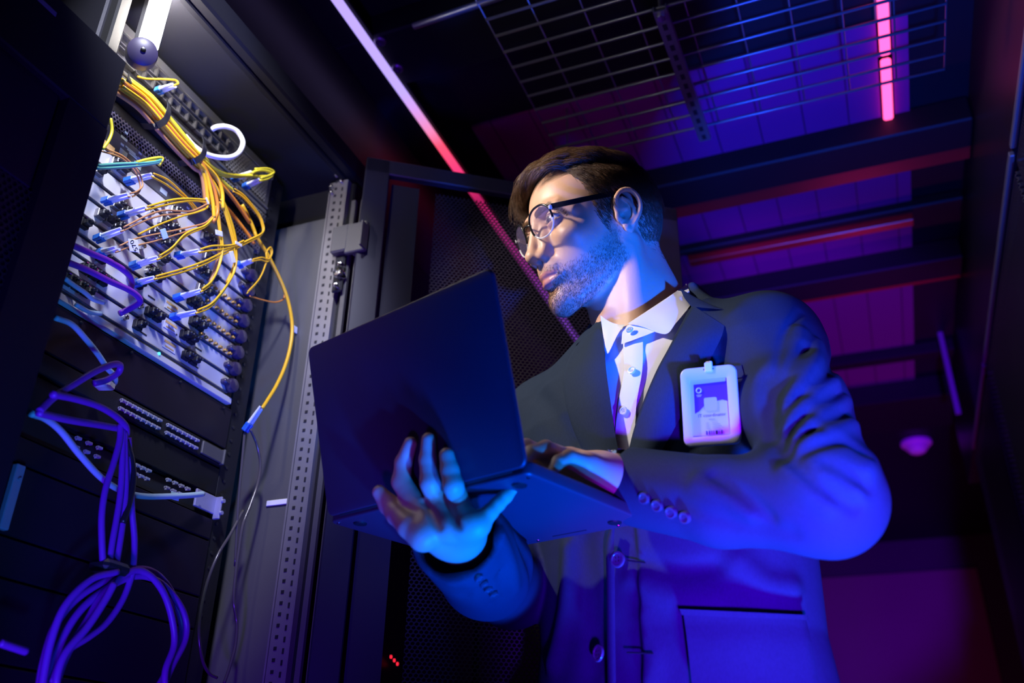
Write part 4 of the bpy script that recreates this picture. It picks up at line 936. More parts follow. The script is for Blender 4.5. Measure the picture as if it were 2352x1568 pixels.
def hair_part(V, F, parent):
    rng = np.random.default_rng(5)
    Q = W2H(V)                                            # work in the head frame
    hl = hairline
    fn = head_local
    def grow(R0, L, dirf, k, lift, jit, step_noise=.0):
        n = len(R0); pts = [R0.copy()]; p = R0.copy(); st = (L / (k - 1))[:, None]
        nj = rng.normal(0, 1, (n, 3)) * jit
        for i in range(1, k):
            g = grad(fn, p); t = i / (k - 1); d = dirf(p, t) + nj + rng.normal(0, 1, (n, 3)) * step_noise
            d -= g * np.sum(d * g, 1)[:, None]; d /= np.linalg.norm(d, axis=1)[:, None] + 1e-9
            d = d + g * lift(p, t)[:, None]; d /= np.linalg.norm(d, axis=1)[:, None] + 1e-9
            p = p + d * st; dist = fn(p); p = p + grad(fn, p) * np.clip(.0006 - dist, 0, .01)[:, None]; pts.append(p.copy())
        return np.stack(pts, 1)
    # top: long strands swept forward and across to his right
    def keep_top(q): return (hl(q) > 0) * (q[:, 2] > .080) * (q[:, 0] > -.075)
    R0 = sample_surface(Q, F, 9000, rng, keep_top)
    side = np.clip((R0[:, 1] + .0) / .06, -1, 1)
    L = .034 + .050 * np.clip((R0[:, 0] + .03) / .10, 0, 1) * np.clip(1.15 - np.abs(side) * .5, .3, 1); L *= rng.uniform(.75, 1.1, len(L))
    cl = np.floor(R0[:, 0] / .009) * 7.3 + np.floor(R0[:, 1] / .009) * 3.1; ph = np.sin(cl * 12.9898) * 1.2
    def dtop(p, t):
        d = np.zeros_like(p); d[:, 0] = 1.0; d[:, 1] = -.62 + .25 * ph * .5; d[:, 2] = .45 - .45 * t; return d
    S1 = grow(R0, L, dtop, 9, lambda p, t: np.full(len(p), 1.15 - 1.75 * t) + .16 * ph, .10, .05)
    # sides and back: short, down and back
    def keep_side(q): return (hl(q) > -.002 + 0 * q[:, 0]) * ((q[:, 2] < .088) | (q[:, 0] < -.06)) * (np.abs(q[:, 1]) > .01 + 0 * q[:, 0])
    R1 = sample_surface(Q, F, 15000, rng, lambda q: keep_side(q) * 1.0)
    L1 = np.interp(R1[:, 2], [-.05, 0, .04, .09], [.006, .008, .013, .026]) * rng.uniform(.7, 1.2, len(R1))
    def dside(p, t):
        d = np.zeros_like(p); f = np.clip((p[:, 0] - .0) / .04, 0, 1); d[:, 0] = -.45 - .3 * f; d[:, 2] = -1; d[:, 1] = 0; return d
    S2 = grow(R1, L1, dside, 6, lambda p, t: np.full(len(p), .42 - .25 * t), .22)
    # back of the crown
    R3 = sample_surface(Q, F, 4500, rng, lambda q: (q[:, 0] < -.03) * (q[:, 2] > .04) * 1.0)
    L3 = rng.uniform(.014, .030, len(R3))
    def dback(p, t):
        d = np.zeros_like(p); d[:, 0] = -.3; d[:, 2] = -1.0; d[:, 1] = .5 * np.sign(p[:, 1]); return d
    S3 = grow(R3, L3, dback, 6, lambda p, t: np.full(len(p), .45 - .3 * t), .2)
    def rad(S, r): k = S.shape[1]; t = np.linspace(0, 1, k); return np.broadcast_to(r * (1 - .75 * t ** 2), S.shape[:2])
    hb = cap_mesh(parent)
    for S, r in ((S1, .00030), (S2, .00024), (S3, .00026)):
        o = strands_obj('tmp', H2W(S.reshape(-1, 3)).reshape(S.shape), rad(S, r * HS), HAIR, None); parts.append(o)
    return hb
parts = []
def cap_mesh(parent):
    """thin under-layer so that no scalp shows through"""
    def f(p):
        q = W2H(p); d = head_local(q); h_ = hairline(q); th = np.interp(q[:, 2], [-.05, .03, .08, .11], [.0012, .0020, .009, .017]) * np.clip((h_ + .001) / .022, 0, 1)
        d = d - th; d = smax(d, -(h_ + .0005), .002); return np.maximum(d, -.0 * d) * HS
    V, F = surf_mesh(f, H2W((0, 0, .02))[0] - .16, H2W((0, 0, .02))[0] + .16, .0026)
    V = relax(V, F, 1); o = quad_obj('hair', V, F, HAIR, parent); return o
def beard_dens(q):
    x, y, z = q[:, 0], np.abs(q[:, 1]), q[:, 2]
    top = np.interp(x, [-.01, .010, .030, .055, .072, .082, .10], [.006, -.002, -.024, -.036, -.044, -.040, -.036])
    d = np.clip((top - z) / .022, 0, 1) * np.clip((x - .0) / .010, 0, 1)
    low = np.interp(x, [0, .03, .06, .09], [-.062, -.085, -.108, -.118]); d = d * np.clip((z - low) / .010, 0, 1)
    zu = -.0470 - 4.2 * np.maximum(y - .014, 0) ** 1.6 - .1 * np.maximum(y - .010, 0); zl = -.0675 + 5.5 * np.maximum(y - .006, 0) ** 1.45
    lips = (z < zu) & (z > zl) & (x > .076) & (y < .0265); nose = (z > -.0345) & (x > .075) & (y < .03)
    return d * (~lips) * (~nose)
def beard_part(V, F, parent):
    rng = np.random.default_rng(8); Q = W2H(V)
    R0 = sample_surface(Q, F, 12000, rng, beard_dens); n = len(R0)
    g = grad(head_local, R0); k = 4; L = rng.uniform(.0018, .0044, n)[:, None]
    d = np.zeros_like(R0); d[:, 2] = -1; d[:, 0] = .25; d += rng.normal(0, .28, (n, 3)); d -= g * np.sum(d * g, 1)[:, None]; d /= np.linalg.norm(d, axis=1)[:, None]
    S = np.stack([R0 + (d * (.85 * t) + g * (.62 * t - .22 * t * t)) * L for t in np.linspace(0, 1, k)], 1)
    strands_obj('beard', H2W(S.reshape(-1, 3)).reshape(S.shape), np.broadcast_to(  .00013 * HS * (1 - .7 * np.linspace(0, 1, k)), (n, k)), BEARD, parent)
def brow_part(V, F, parent):
    rng = np.random.default_rng(9); Q = W2H(V)
    for s_ in (1, -1):
        def keep(q):
            y = q[:, 1] * s_; zc = .0335 + .10 * (y - .01) - 7 * np.maximum(y - .034, 0) ** 1.4; return (np.abs(q[:, 2] - zc) < .0035) * (y > .009) * (y < .050) * (q[:, 0] > .05)
        R0 = sample_surface(Q, F, 700, rng, keep); n = len(R0); g = grad(head_local, R0); L = rng.uniform(.005, .009, n)[:, None]
        d = np.zeros_like(R0); d[:, 1] = s_; d[:, 2] = .25; d[:, 0] = -.3; d += rng.normal(0, .15, (n, 3)); d -= g * np.sum(d * g, 1)[:, None]; d /= np.linalg.norm(d, axis=1)[:, None]
        S = np.stack([R0 + (d * t + g * (.3 * t - .15 * t * t)) * L for t in np.linspace(0, 1, 4)], 1)
        strands_obj('eyebrow', H2W(S.reshape(-1, 3)).reshape(S.shape), np.broadcast_to(.00016 * HS * (1 - .7 * np.linspace(0, 1, 4)), (n, 4)), BEARD, parent)
def merge_into(o, others):
    """append the geometry of others to o"""
    if not others: return
    Vs = []; Fs = []; off = 0
    for ob in [o] + others:
        me = ob.data; v = np.empty(len(me.vertices) * 3, np.float32); me.vertices.foreach_get('co', v); f = np.empty(len(me.loops), np.int32); me.loops.foreach_get('vertex_index', f)
        Vs.append(v.reshape(-1, 3)); Fs.append(f.reshape(-1, 4) + off); off += len(me.vertices)
    name, par, mt = o.name, o.parent, list(o.data.materials)
    for ob in [o] + others: me = ob.data; bpy.data.objects.remove(ob); bpy.data.meshes.remove(me)
    return quad_obj(name, np.concatenate(Vs), np.concatenate(Fs), mt, par)
# glasses (head frame coordinates)
def glasses():
    t = thing('eyeglasses', H2W((.09, 0, .02))[0], 'round eyeglasses with black upper rims and clear lower rims on the man\'s nose', 'glasses')
    blk = mat('black_acetate', (.012, .012, .014), .2, noise=.05); clr = mat('clear_acetate', (.80, .82, .86), .08, noise=.02); lens = mat('spectacle_lens', (.35, .28, .55), .03, noise=.02, spec=.8)
    clr.node_tree.nodes['Principled BSDF'].inputs['Alpha'].default_value = .55; lens.node_tree.nodes['Principled BSDF'].inputs['Alpha'].default_value = .10
    met = M['chrome']; R = lambda q: H2W(np.asarray(q))
    for s_ in (1, -1):
        c = np.array([.0965, .0320 * s_, .0160]); ux = nrm([-.24, s_, 0]); uz = nrm([.10, 0, 1]); th = np.linspace(0, 2 * math.pi, 49)
        a, b_ = .0228, .0216
        def rim(t0, t1, n): 
            tt = np.linspace(t0, t1, n); ex = .86
            cx_ = np.sign(np.cos(tt)) * np.abs(np.cos(tt)) ** ex; sz = np.sign(np.sin(tt)) * np.abs(np.sin(tt)) ** ex
            return c + a * cx_[:, None] * ux + b_ * sz[:, None] * uz
        b = MB(); b.tube(R(rim(-.15, math.pi + .55, 30)), .00165, 8, True); o = b.build('upper_rim', blk, t, smooth=True)
        b = MB(); b.tube(R(rim(math.pi + .5, 2 * math.pi - .1, 24)), .0014, 8, True); b.build('lower_rim', clr, t, smooth=True)
        b = MB(); pr = R(rim(0, 2 * math.pi, 40)[:-1]); nrm_ = HR_ @ nrm(np.cross(ux, uz)); N = len(pr)
        b.add(np.vstack([pr + nrm_ * .0005, pr - nrm_ * .0005]), [tuple(range(N)), tuple(range(2 * N - 1, N - 1, -1))] + [(i, (i + 1) % N, (i + 1) % N + N, i + N) for i in range(N)])
        b.build('lens', lens, t)
        b = MB(); h0_ = c + ux * .0225 + uz * .010; b.box(R(h0_ + [-.001, 0, 0])[0], (.005, .0065, .0060), .001, HR_); b.build('hinge_block', clr, t)
        tp = [h0_ + [-.003, .001 * s_, .001], (.070, .0650 * s_, .0262), (.040, .0712 * s_, .0286), (.012, .0748 * s_, .0312), (-.004, .0770 * s_, .0318), (-.016, .0770 * s_, .022), (-.024, .0750 * s_, .008)]
        pts = R(cr(tp, 6)); b = MB(); n = len(pts); up = HR_[:, 2]; V = []
        for i, q in enumerate(pts):
            hh = (.0036 if i < n * .55 else .0022) * HS; Tn = nrm(pts[min(i + 1, n - 1)] - pts[max(i - 1, 0)]); sd = nrm(np.cross(Tn, up)); u2 = np.cross(sd, Tn)
            for e_, f_ in ((-1, -1), (1, -1), (1, 1), (-1, 1)): V.append(q + sd * e_ * .0008 + u2 * f_ * hh)
        F = [(i * 4 + k, i * 4 + (k + 1) % 4, (i + 1) * 4 + (k + 1) % 4, (i + 1) * 4 + k) for i in range(n - 1) for k in range(4)] + [(0, 1, 2, 3), tuple((n - 1) * 4 + k for k in (3, 2, 1, 0))]
        b.add(V, F); b.build('temple', blk, t, auto=40)
        b = MB(); b.tube(R(cr([c - ux * .0205 + uz * -.002, (.0965, .0100 * s_, .010), (.0945, .0090 * s_, .006)], 5)), .0005, 6); b.build('pad_arm', met, t, smooth=True)
        b = MB(); b.lathe(R((.0945, .0085 * s_, .005))[0], HR_ @ nrm([.3, s_, 0]), [(.001, -.0008), (.0032, -.0006), (.0034, .0006), (.001, .0010)], 12); b.build('nose_pad', clr, t, auto=40)
    b = MB(); b.tube(R(cr([(.1010, .0105, .0195), (.1035, .004, .0225), (.1035, -.004, .0225), (.1010, -.0105, .0195)], 5)), .0015, 8); b.build('bridge', blk, t, smooth=True)
# ------------------------------------------------------------------ torso, arms and hands (implicit)
U_ = np.array([.943, -.333, 0.]); N_ = np.array([-.333, -.943, 0.]); ZV = np.array([0, 0, 1.])
TC = np.array([-.254, 1.124, 0.])
def T2W(u, n, z): return TC + U_ * u + N_ * n + ZV * z
def W2T(p): q = p - TC; return q @ U_, q @ N_, q[:, 2]
ZT = [.60, .84, 1.00, 1.12, 1.22, 1.32, 1.40, 1.46, 1.51, 1.56, 1.62]
AT = [.200, .196, .186, .172, .176, .190, .194, .178, .120, .078, .060]
BT = [.120, .124, .118, .110, .110, .114, .112, .102, .085, .066, .055]
OT = [-.02, -.02, -.02, -.018, -.014, -.008, -.006, -.008, -.014, -.020, -.02]
LJ, RJ = T2W(.180, -.004, 1.468), T2W(-.182, 0, 1.452)
LE, LW = P(1902, 1148, .885), P(1448, 1116, 1.030)
RE, RW = P(1178, 1345, 1.20), P(1056, 1236, .985)
def torso_core(p, off):
    u, n, z = W2T(p); a = np.interp(z, ZT, AT) + off; b = np.interp(z, ZT, BT) + off; o = np.interp(z, ZT, OT)
    ex = 2.3; q = ((np.abs(u) / a) ** ex + (np.abs(n - o) / b) ** ex) ** (1 / ex); d = (q - 1) * np.minimum(a, b) * .9
    d = np.maximum(d, z - 1.60); return np.maximum(d, .62 - z)
def shoulders(p, off):
    d = s_cap(p, T2W(.055, -.022, 1.508), T2W(.168, -.006, 1.468), .048 + off, .050 + off)
    return np.minimum(d, s_cap(p, T2W(-.055, -.022, 1.505), T2W(-.170, -.004, 1.452), .048 + off, .050 + off))
def jacket_torso(p): return smin(torso_core(p, .014), shoulders(p, .012), .05)
def sleeve(p, J, E, W, r):
    d = s_chain(p, [J, J * .5 + E * .5, E], [r[0], r[1], r[2]], .02); return smin(d, s_chain(p, [E, E * .5 + W * .5 - ZV * .010, W], [r[2] - .001, r[3], r[4]], .01), .03)
SRW = P(1046, 1224, .968)
SL = (.062, .057, .050, .0465, .0440); SR = (.064, .060, .055, .055, .0510)
WEXT_L = LW + nrm(LW - LE) * .0; WEXT_R = RW + nrm(RW - RE) * .0
FOLDS = []
def add_folds(p, d):
    for pts, amp, wd in FOLDS:
        lo = pts.min(0) - wd * 3; hi = pts.max(0) + wd * 3; mk = ((p > lo) & (p < hi)).all(1)
        if not mk.any(): continue
        q = p[mk]; dist = np.full(len(q), 1.)
        for i in range(len(pts) - 1):
            a, b = pts[i], pts[i + 1]; v = b - a; t = np.clip((q - a) @ v / (v @ v), 0, 1); dist = np.minimum(dist, np.linalg.norm(q - a - t[:, None] * v, axis=1))
        e = d[mk]; e -= amp * np.exp(-(dist / wd) ** 2); d[mk] = e
    return d
def cuff_cut(p, d, E, W, r):
    ax = nrm(W - E); t = (p - W) @ ax; q = p - W; rad = np.linalg.norm(q - t[:, None] * ax, axis=1)
    d = smax(d, t, .003)
    hole = np.maximum(rad - (r - .0075), -t - .050); return smax(d, -hole, .001)
def jacket_base(p, cut=False):
    d = jacket_torso(p)
    if cut: d = front_cut(p, d)
    la = sleeve(p, LJ, LE, LW, SL); ra = sleeve(p, RJ, RE, SRW, SR)
    fl = s_chain(p, [LE, LW], [.06, .06]); k = .028
    dL = cuff_cut(p, la, LE, LW, SL[4]); dR = cuff_cut(p, ra, RE, SRW, SR[4])
    hL = np.clip((p[:, 2] - 1.27) / .08, 0, 1); hR = np.clip((p[:, 2] - 1.25) / .08, 0, 1)
    d = smin(d, dL, .006 + .030 * hL); d = smin(d, dR, .006 + .030 * hR)
    return d
# the open front: a V from the neck to the closing button, then the overlap edge to the hem
def v_half(z):   # half opening left/right (u) at height z
    return np.interp(z, [1.300, 1.312, 1.346, 1.386, 1.43, 1.45, 1.51, 1.56], [-.01, .004, .018, .029, .042, .050, .058, .070])
def v_cent(z): return np.interp(z, [1.31, 1.346, 1.386, 1.43, 1.45, 1.51], [.034, .0355, .041, .045, .048, .042])
def front_cut(p, d):
    u, n, z = W2T(p); c = v_cent(z); hw = v_half(z)
    wedge = np.maximum(np.maximum(np.abs(u - c) - hw, -n), 1.305 - z) * .8; return smax(d, -wedge, .004)
def jacket_fn(p):
    d = add_folds(p, jacket_base(p, True)); u, n, z = W2T(p)
    neck = s_chain(p, [NTOP, NB + [0, 0, .06], NB - [0, 0, .02]], [.060, .074, .080]); d = smax(d, -neck, .006)
    # his left front overlaps the right one below the closing button
    e = np.clip((.040 - u) / .006, 0, 1) * np.clip((1.30 - z) / .01, 0, 1) * np.clip(n * 30, 0, 1) * np.clip((.16 - n) * 50, 0, 1); return d + .006 * e
def shirt_fn(p):
    u, n, z = W2T(p)
    d = smin(torso_core(p, .004), shoulders(p, -.006), .05) + .008 * np.clip((np.abs(u - v_cent(z)) - v_half(z) - .02) / .03, 0, 1); d = smax(d, z - 1.53 - .10 * np.abs(u), .01); d = np.maximum(d, 1.285 - z)
    d -= .0022 * np.exp(-((u - .052 + .15 * (z - 1.4)) / .010) ** 2) * np.clip(n * 20, 0, 1)
    neck = s_chain(p, [NTOP, NB + [0, 0, .06], NB - [0, 0, .06]], [.052, .055, .060]); return smax(d, -neck, .004)
# ---- hands
def lap_frame():
    HLp, HRp, FRp, TLp, TRp = [CAM + (np.array(v) - CAM) * .847 for v in ([-.690, 1.033, 1.292], [-.352, .910, 1.283], [-.270, 1.135, 1.282], [-.709, .962, 1.521], [-.371, .839, 1.512])]
    ex = nrm(HRp - HLp); eb = FRp - HRp; eb = nrm(eb - ex * (eb @ ex)); eu = nrm(np.cross(ex, eb)); el = TLp - HLp; el = nrm(el - ex * (el @ ex))
    return HLp, HRp, ex, eb, eu, el
LHL, LHR, LEX, LEB, LEU, LEL = lap_frame()
LWD = np.linalg.norm(LHR - LHL); LDP, LLD = .2035, .2035
LBN = nrm(np.cross(LEL, LEX)); LBN = LBN if LBN @ (CAM - LHL) > 0 else -LBN         # outward normal of the lid's back
def lid_depth(px, py, off): r = ray(px, py); return ((LHL + LBN * off - CAM) @ LBN) / (r @ LBN)
def base_depth(px, py, off): r = ray(px, py); nb = -LEU; return ((LHL + nb * off - CAM) @ nb) / (r @ nb)
def on_lid(px, py, off): return CAM + ray(px, py) * lid_depth(px, py, off)
def on_base(px, py, off): return CAM + ray(px, py) * base_depth(px, py, off)
def blendp(a, b, t): return a * (1 - t) + b * t
def rhand_data():
    L = on_lid
    idx = [P(984, 1204, .925), P(948, 1150, .950), L(922, 1106, .014), L(927, 1062, .011), L(943, 1018, .010)]
    mid = [P(1030, 1213, .915), P(1004, 1152, .940), L(988, 1108, .014), L(983, 1055, .011), L(984, 1009, .010)]
    rng_ = [P(1072, 1206, .908), P(1053, 1150, .932), L(1041, 1115, .013), L(1033, 1080, .011), L(1026, 1045, .010)]
    pin = [P(1098, 1205, .905), P(1125, 1176, .910), P(1143, 1157, .915), P(1161, 1139, .920), P(1178, 1121, .925)]
    thb = [P(972, 1232, .915), P(940, 1208, .925), P(912, 1182, .945), P(893, 1158, .960), P(871, 1130, .965)]
    return idx, mid, rng_, pin, thb
RHD = rhand_data()
def rhand_sdf(p):
    idx, mid, rg, pin, thb = RHD
    f = lambda pts, r: s_chain(p, pts, r, .0035)
    pal = s_chain(p, [idx[0], blendp(idx[0], RW, .55)], [.0135, .016]); k = .016
    pal = smin(pal, s_chain(p, [mid[0], blendp(mid[0], RW, .6)], [.0135, .018]), k)
    pal = smin(pal, s_chain(p, [rg[0], blendp(rg[0], RW, .6)], [.0130, .018]), k)
    pal = smin(pal, s_chain(p, [pin[0], blendp(pin[0], RW, .6)], [.0125, .017]), k)
    pal = smin(pal, s_chain(p, [thb[0], blendp(thb[0], RW, .5)], [.0130, .014]), k)
    pal = smin(pal, s_chain(p, [blendp(mid[0], RW, .6), RW, blendp(RW, RE, .35)], [.024, .027, .030]), .02)
    d = pal
    for pts, r in ((idx, [.0128, .0116, .0102, .0090, .0072]), (mid, [.0130, .0116, .0103, .0090, .0073]), (rg, [.0126, .0112, .0102, .0092, .0078]), (pin, [.0098, .0080, .0074, .0069, .0058]), (thb, [.0150, .0122, .0108, .0106, .0076])):
        d = smin(d, f(pts, r), .005)
    for a, b in ((idx, mid), (mid, rg)):         # grooves between the knuckles
        g = blendp(a[0], b[0], .5) - (ray(1020, 1190)) * .018; d = smax(d, -s_cap(p, g, blendp(a[1], b[1], .5) - ray(1020, 1190) * .012, .003), .006)
    return d
def lhand_data():
    K = lambda px, py, h: CAM + ray(px, py) * (((LHL + LEU * h - CAM) @ LEU) / (ray(px, py) @ LEU))     # height h above the keyboard plane
    p0 = K(1352, 1062, .040)
    def fing(o, ls, c0):
        pts = [o]; a = c0
        for l, da in zip(ls, (.45, .40, .3)): pts.append(pts[-1] - LEB * l * math.cos(a) - LEU * l * math.sin(a)); a += da
        return pts
    pin = fing(p0, (.034, .020, .018), .10); rg = fing(p0 - LEX * .020 + LEU * .007 - LEB * .006, (.042, .026, .021), .02)
    mid = fing(p0 - LEX * .041 + LEU * .010 - LEB * .010, (.045, .028, .022), .0); idx = fing(p0 - LEX * .063 + LEU * .008 - LEB * .006, (.041, .025, .020), .02)
    t0 = p0 - LEX * .060 + LEB * .045 - LEU * .010; thb = [t0, t0 - LEX * .018 - LEB * .024 - LEU * .004, t0 - LEX * .026 - LEB * .050 - LEU * .008, t0 - LEX * .028 - LEB * .070 - LEU * .012]
    return idx, mid, rg, pin, thb
LHD = lhand_data()
def lhand_sdf(p):
    idx, mid, rg, pin, thb = LHD; d = None
    for q, r0, r1 in ((idx, .0125, .016), (mid, .013, .018), (rg, .0125, .018), (pin, .0118, .016)):
        e = s_chain(p, [q[0], blendp(q[0], LW, .6)], [r0, r1]); d = e if d is None else smin(d, e, .014)
    d = smin(d, s_chain(p, [blendp(mid[0], LW, .6), LW, blendp(LW, LE, .3)], [.023, .026, .030]), .02)
    for q, r in ((idx, (.0100, .0086, .0076, .0062)), (mid, (.0102, .0088, .0078, .0064)), (rg, (.0098, .0084, .0074, .0062)), (pin, (.0090, .0076, .0068, .0056)), (thb, (.0125, .0105, .0092, .0070))):
        d = smin(d, s_chain(p, q, r, .003), .004)
    return d
def body_fn(p):
    """head, neck, both hands and the hidden trunk and arms as one surface"""
    out = np.full(len(p), 1.)
    core = smin(torso_core(p, -.030), shoulders(p, -.026), .04)
    core = np.maximum(core, .86 - p[:, 2])
    core = smin(core, s_chain(p, [LJ, LE, LW], [.036, .034, .026]), .02); core = smin(core, s_chain(p, [RJ, RE, RW], [.036, .034, .026]), .02)
    out = core
    for c, r, fn in ((RW * .5 + RHD[1][1] * .5, .15, rhand_sdf), (LW * .5 + LHD[1][1] * .5, .16, lhand_sdf)):
        dd_ = np.linalg.norm(p - c, axis=1); mk = dd_ < r
        if mk.any(): out[mk] = smin(out[mk], fn(p[mk]), .010)
        out[~mk] = np.minimum(out[~mk], np.maximum(dd_[~mk] - r + .03, .012))
    mk = p[:, 2] > 1.40
    if mk.any(): out[mk] = smin(out[mk], skin_head(p[mk]), .015)
    return out
# ------------------------------------------------------------------ build the man
def wool(name, col):
    mt = mat(name, col, .78, 0, sheen=0, spec=.08); nt = mt.node_tree; b = nt.nodes['Principled BSDF']; N = nt.nodes.new; L = nt.links.new
    tc = N('ShaderNodeTexCoord'); mp = N('ShaderNodeMapping'); mp.inputs['Rotation'].default_value = (.3, .6, .35); mp.inputs['Scale'].default_value = (1, 1, 1); L(tc.outputs['Object'], mp.inputs[0])
    w1 = N('ShaderNodeTexNoise'); w1.inputs['Scale'].default_value = 700; w1.inputs['Detail'].default_value = 2; mp.inputs['Scale'].default_value = (1, 1, .35); L(mp.outputs[0], w1.inputs['Vector'])
    n = N('ShaderNodeTexNoise'); n.inputs['Scale'].default_value = 900; L(tc.outputs['Object'], n.inputs['Vector'])
    n2 = N('ShaderNodeTexNoise'); n2.inputs['Scale'].default_value = 9; n2.inputs['Detail'].default_value = 3; L(tc.outputs['Object'], n2.inputs['Vector'])
    ad = N('ShaderNodeMath'); ad.operation = 'ADD'; L(w1.outputs['Fac'], ad.inputs[0]); L(n.outputs['Fac'], ad.inputs[1])
    bp = N('ShaderNodeBump'); bp.inputs['Strength'].default_value = .4; bp.inputs['Distance'].default_value = .0004; L(ad.outputs[0], bp.inputs['Height'])
    bp2 = N('ShaderNodeBump'); bp2.inputs['Strength'].default_value = .35; bp2.inputs['Distance'].default_value = .006; L(n2.outputs['Fac'], bp2.inputs['Height']); L(bp2.outputs[0], bp.inputs['Normal'])
    L(bp.outputs['Normal'], b.inputs['Normal'])
    mx = N('ShaderNodeMix'); mx.data_type = 'RGBA'; mx.inputs[6].default_value = (*[c * .8 for c in col], 1); mx.inputs[7].default_value = (*[c * 1.25 for c in col], 1)
    L(w1.outputs['Fac'], mx.inputs[0]); L(mx.outputs[2], b.inputs['Base Color']); return mt
WOOL = wool('navy_wool', (.020, .032, .058))
SHIRT = mat('white_cotton', (.78, .78, .80), .75, 0, sheen=.1, bump=.15, bscale=1500)
def fold(px, amp, wd, fn=None):
    """a ridge (amp > 0) or crease (amp < 0) of cloth along points of the sleeve or coat surface"""
    d = np.array([ray(*q) for q in px]); pts = march(jacket_base, CAM, d, .75, 1.5); FOLDS.append((cr(pts, 3), amp, wd * .85))
# left sleeve (right in the photo): folds fanning out from the inner elbow and down the upper arm
for px, a, w_ in [([(1768, 1000), (1774, 930), (1800, 870), (1850, 800)], -.007, .011), ([(1788, 965), (1838, 908), (1900, 855), (1925, 815)], -.006, .010), ([(1805, 1010), (1850, 952), (1915, 908), (1968, 900)], -.006, .010),
                  ([(1815, 1030), (1870, 988), (1930, 948), (1978, 938)], -.006, .009), ([(1828, 1042), (1890, 1016), (1945, 1012), (1988, 1042)], -.006, .010), ([(1780, 985), (1812, 918), (1868, 842), (1880, 790)], .009, .010),
                  ([(1798, 992), (1848, 928), (1918, 876)], .009, .009), ([(1812, 1020), (1865, 966), (1945, 920)], .009, .009), ([(1825, 1035), (1885, 998), (1960, 975)], .009, .010), ([(1840, 760), (1835, 810), (1815, 850)], .005, .012),
                  ([(1822, 1062), (1865, 1100), (1915, 1135), (1962, 1165)], -.007, .007), ([(1800, 1075), (1845, 1120), (1900, 1165)], .004, .010), ([(1640, 1092), (1692, 1122), (1740, 1160), (1768, 1188)], -.007, .007), ([(1600, 1100), (1660, 1135), (1720, 1185)], .004, .010),
                  ([(1560, 1150), (1680, 1200), (1820, 1225)], -.003, .010), ([(1900, 1060), (1950, 1085), (1990, 1120)], -.005, .008), ([(2000, 1000), (2000, 1060), (1975, 1130)], .004, .012)]: fold(px, a, w_)
fold([(1838, 716), (1800, 770), (1785, 840), (1772, 905)], -.0035, .0055)
# right sleeve
for px, a, w_ in [([(1150, 1230), (1175, 1290), (1185, 1350)], .005, .010), ([(1120, 1260), (1150, 1320), (1160, 1370)], -.005, .008), ([(1190, 1240), (1215, 1290), (1225, 1340)], -.006, .009),
                  ([(1070, 1370), (1100, 1350), (1130, 1390)], -.005, .010), ([(1040, 1340), (1060, 1330), (1090, 1345)], .004, .012)]: fold(px, a, w_)
# coat front
for px, a, w_ in [([(1480, 1290), (1560, 1310), (1640, 1300)], -.004, .012), ([(1440, 1330), (1540, 1370), (1640, 1370)], .003, .016), ([(1700, 1290), (1760, 1340), (1820, 1350)], .004, .016),
                  ([(1690, 720), (1740, 790), (1770, 850)], .003, .020), ([(1640, 780), (1640, 900), (1600, 1000)], -.005, .016), ([(1230, 900), (1280, 960), (1320, 1020)], -.004, .016),
                  ([(1760, 870), (1770, 960), (1800, 1040)], -.010, .014), ([(1300, 1260), (1290, 1400), (1260, 1520)], .008, .018), ([(1330, 1250), (1350, 1400), (1350, 1540)], -.008, .018), ([(1470, 1420), (1500, 1500), (1490, 1560)], .004, .016)]: fold(px, a, w_)
skin = build_skin(body_fn, TC + [-.42, -.42, .84], TC + [.35, .3, 1.04 + .84 + .02], .0016 if "TEST" not in globals() else .0024, man)
jV, jF = surf_mesh(jacket_fn, TC + [-.42, -.42, .66], TC + [.42, .3, 1.62], .0030 if 'TEST' not in globals() else .0040, lip=2.2)
jV = relax(jV, jF, 2, .45); jacket = quad_obj('jacket', jV, jF, WOOL, man)
sV, sF = surf_mesh(shirt_fn, TC + [-.3, -.3, 1.04], TC + [.3, .3, 1.64], .0034); sV = relax(sV, sF, 1, .4); shirt = quad_obj('shirt', sV, sF, SHIRT, man)
def legs(p):
    d = None
    for s_ in (1, -1):
        e = s_chain(p, [T2W(.090 * s_, 0, .98), T2W(.100 * s_, .01, .52), T2W(.110 * s_, -.01, .09)], [.098, .072, .060], .03); d = e if d is None else smin(d, e, .03)
    d = smin(d, s_ell(p, T2W(0, 0, .96), (.17, .13, .14)), .06); return smax(d, .045 - p[:, 2], .004)
lV, lF = surf_mesh(legs, TC + [-.4, -.4, .0], TC + [.4, .4, 1.14], .012); quad_obj('trousers', relax(lV, lF, 1), lF, WOOL, man)
shoe_m = mat('black_leather', (.02, .02, .02), .3, noise=.1)
for s_ in (1, -1):
    def shoe(p):
        a = T2W(.110 * s_, -.03, .05); c = T2W(.125 * s_, .15, .035); return smax(smin(s_cap(p, a, c, .045, .036), s_cap(p, a + [0, 0, .01], a + [0, 0, .07], .042, .040), .03), .001 - p[:, 2], .004)
    c = T2W(.115 * s_, .06, .05); v_, f_ = surf_mesh(shoe, c - [.22, .22, .09], c + [.22, .22, .14], .008); quad_obj('shoe', relax(v_, f_, 1), f_, shoe_m, man)
hd = np.empty(len(skin.data.vertices) * 3, np.float32); skin.data.vertices.foreach_get('co', hd); bV = hd.reshape(-1, 3).astype(float)
bF = np.empty(len(skin.data.loops), np.int32); skin.data.loops.foreach_get('vertex_index', bF); bF = bF.reshape(-1, 4)
hd = np.linalg.norm(bV[bF].mean(1) - H2W((0, 0, .0))[0], axis=1) < .2; hF = bF[hd]
eyes(man); hb = hair_part(bV, hF, man); hb = merge_into(hb, parts); beard_part(bV, hF, man); brow_part(bV, hF, man); glasses()
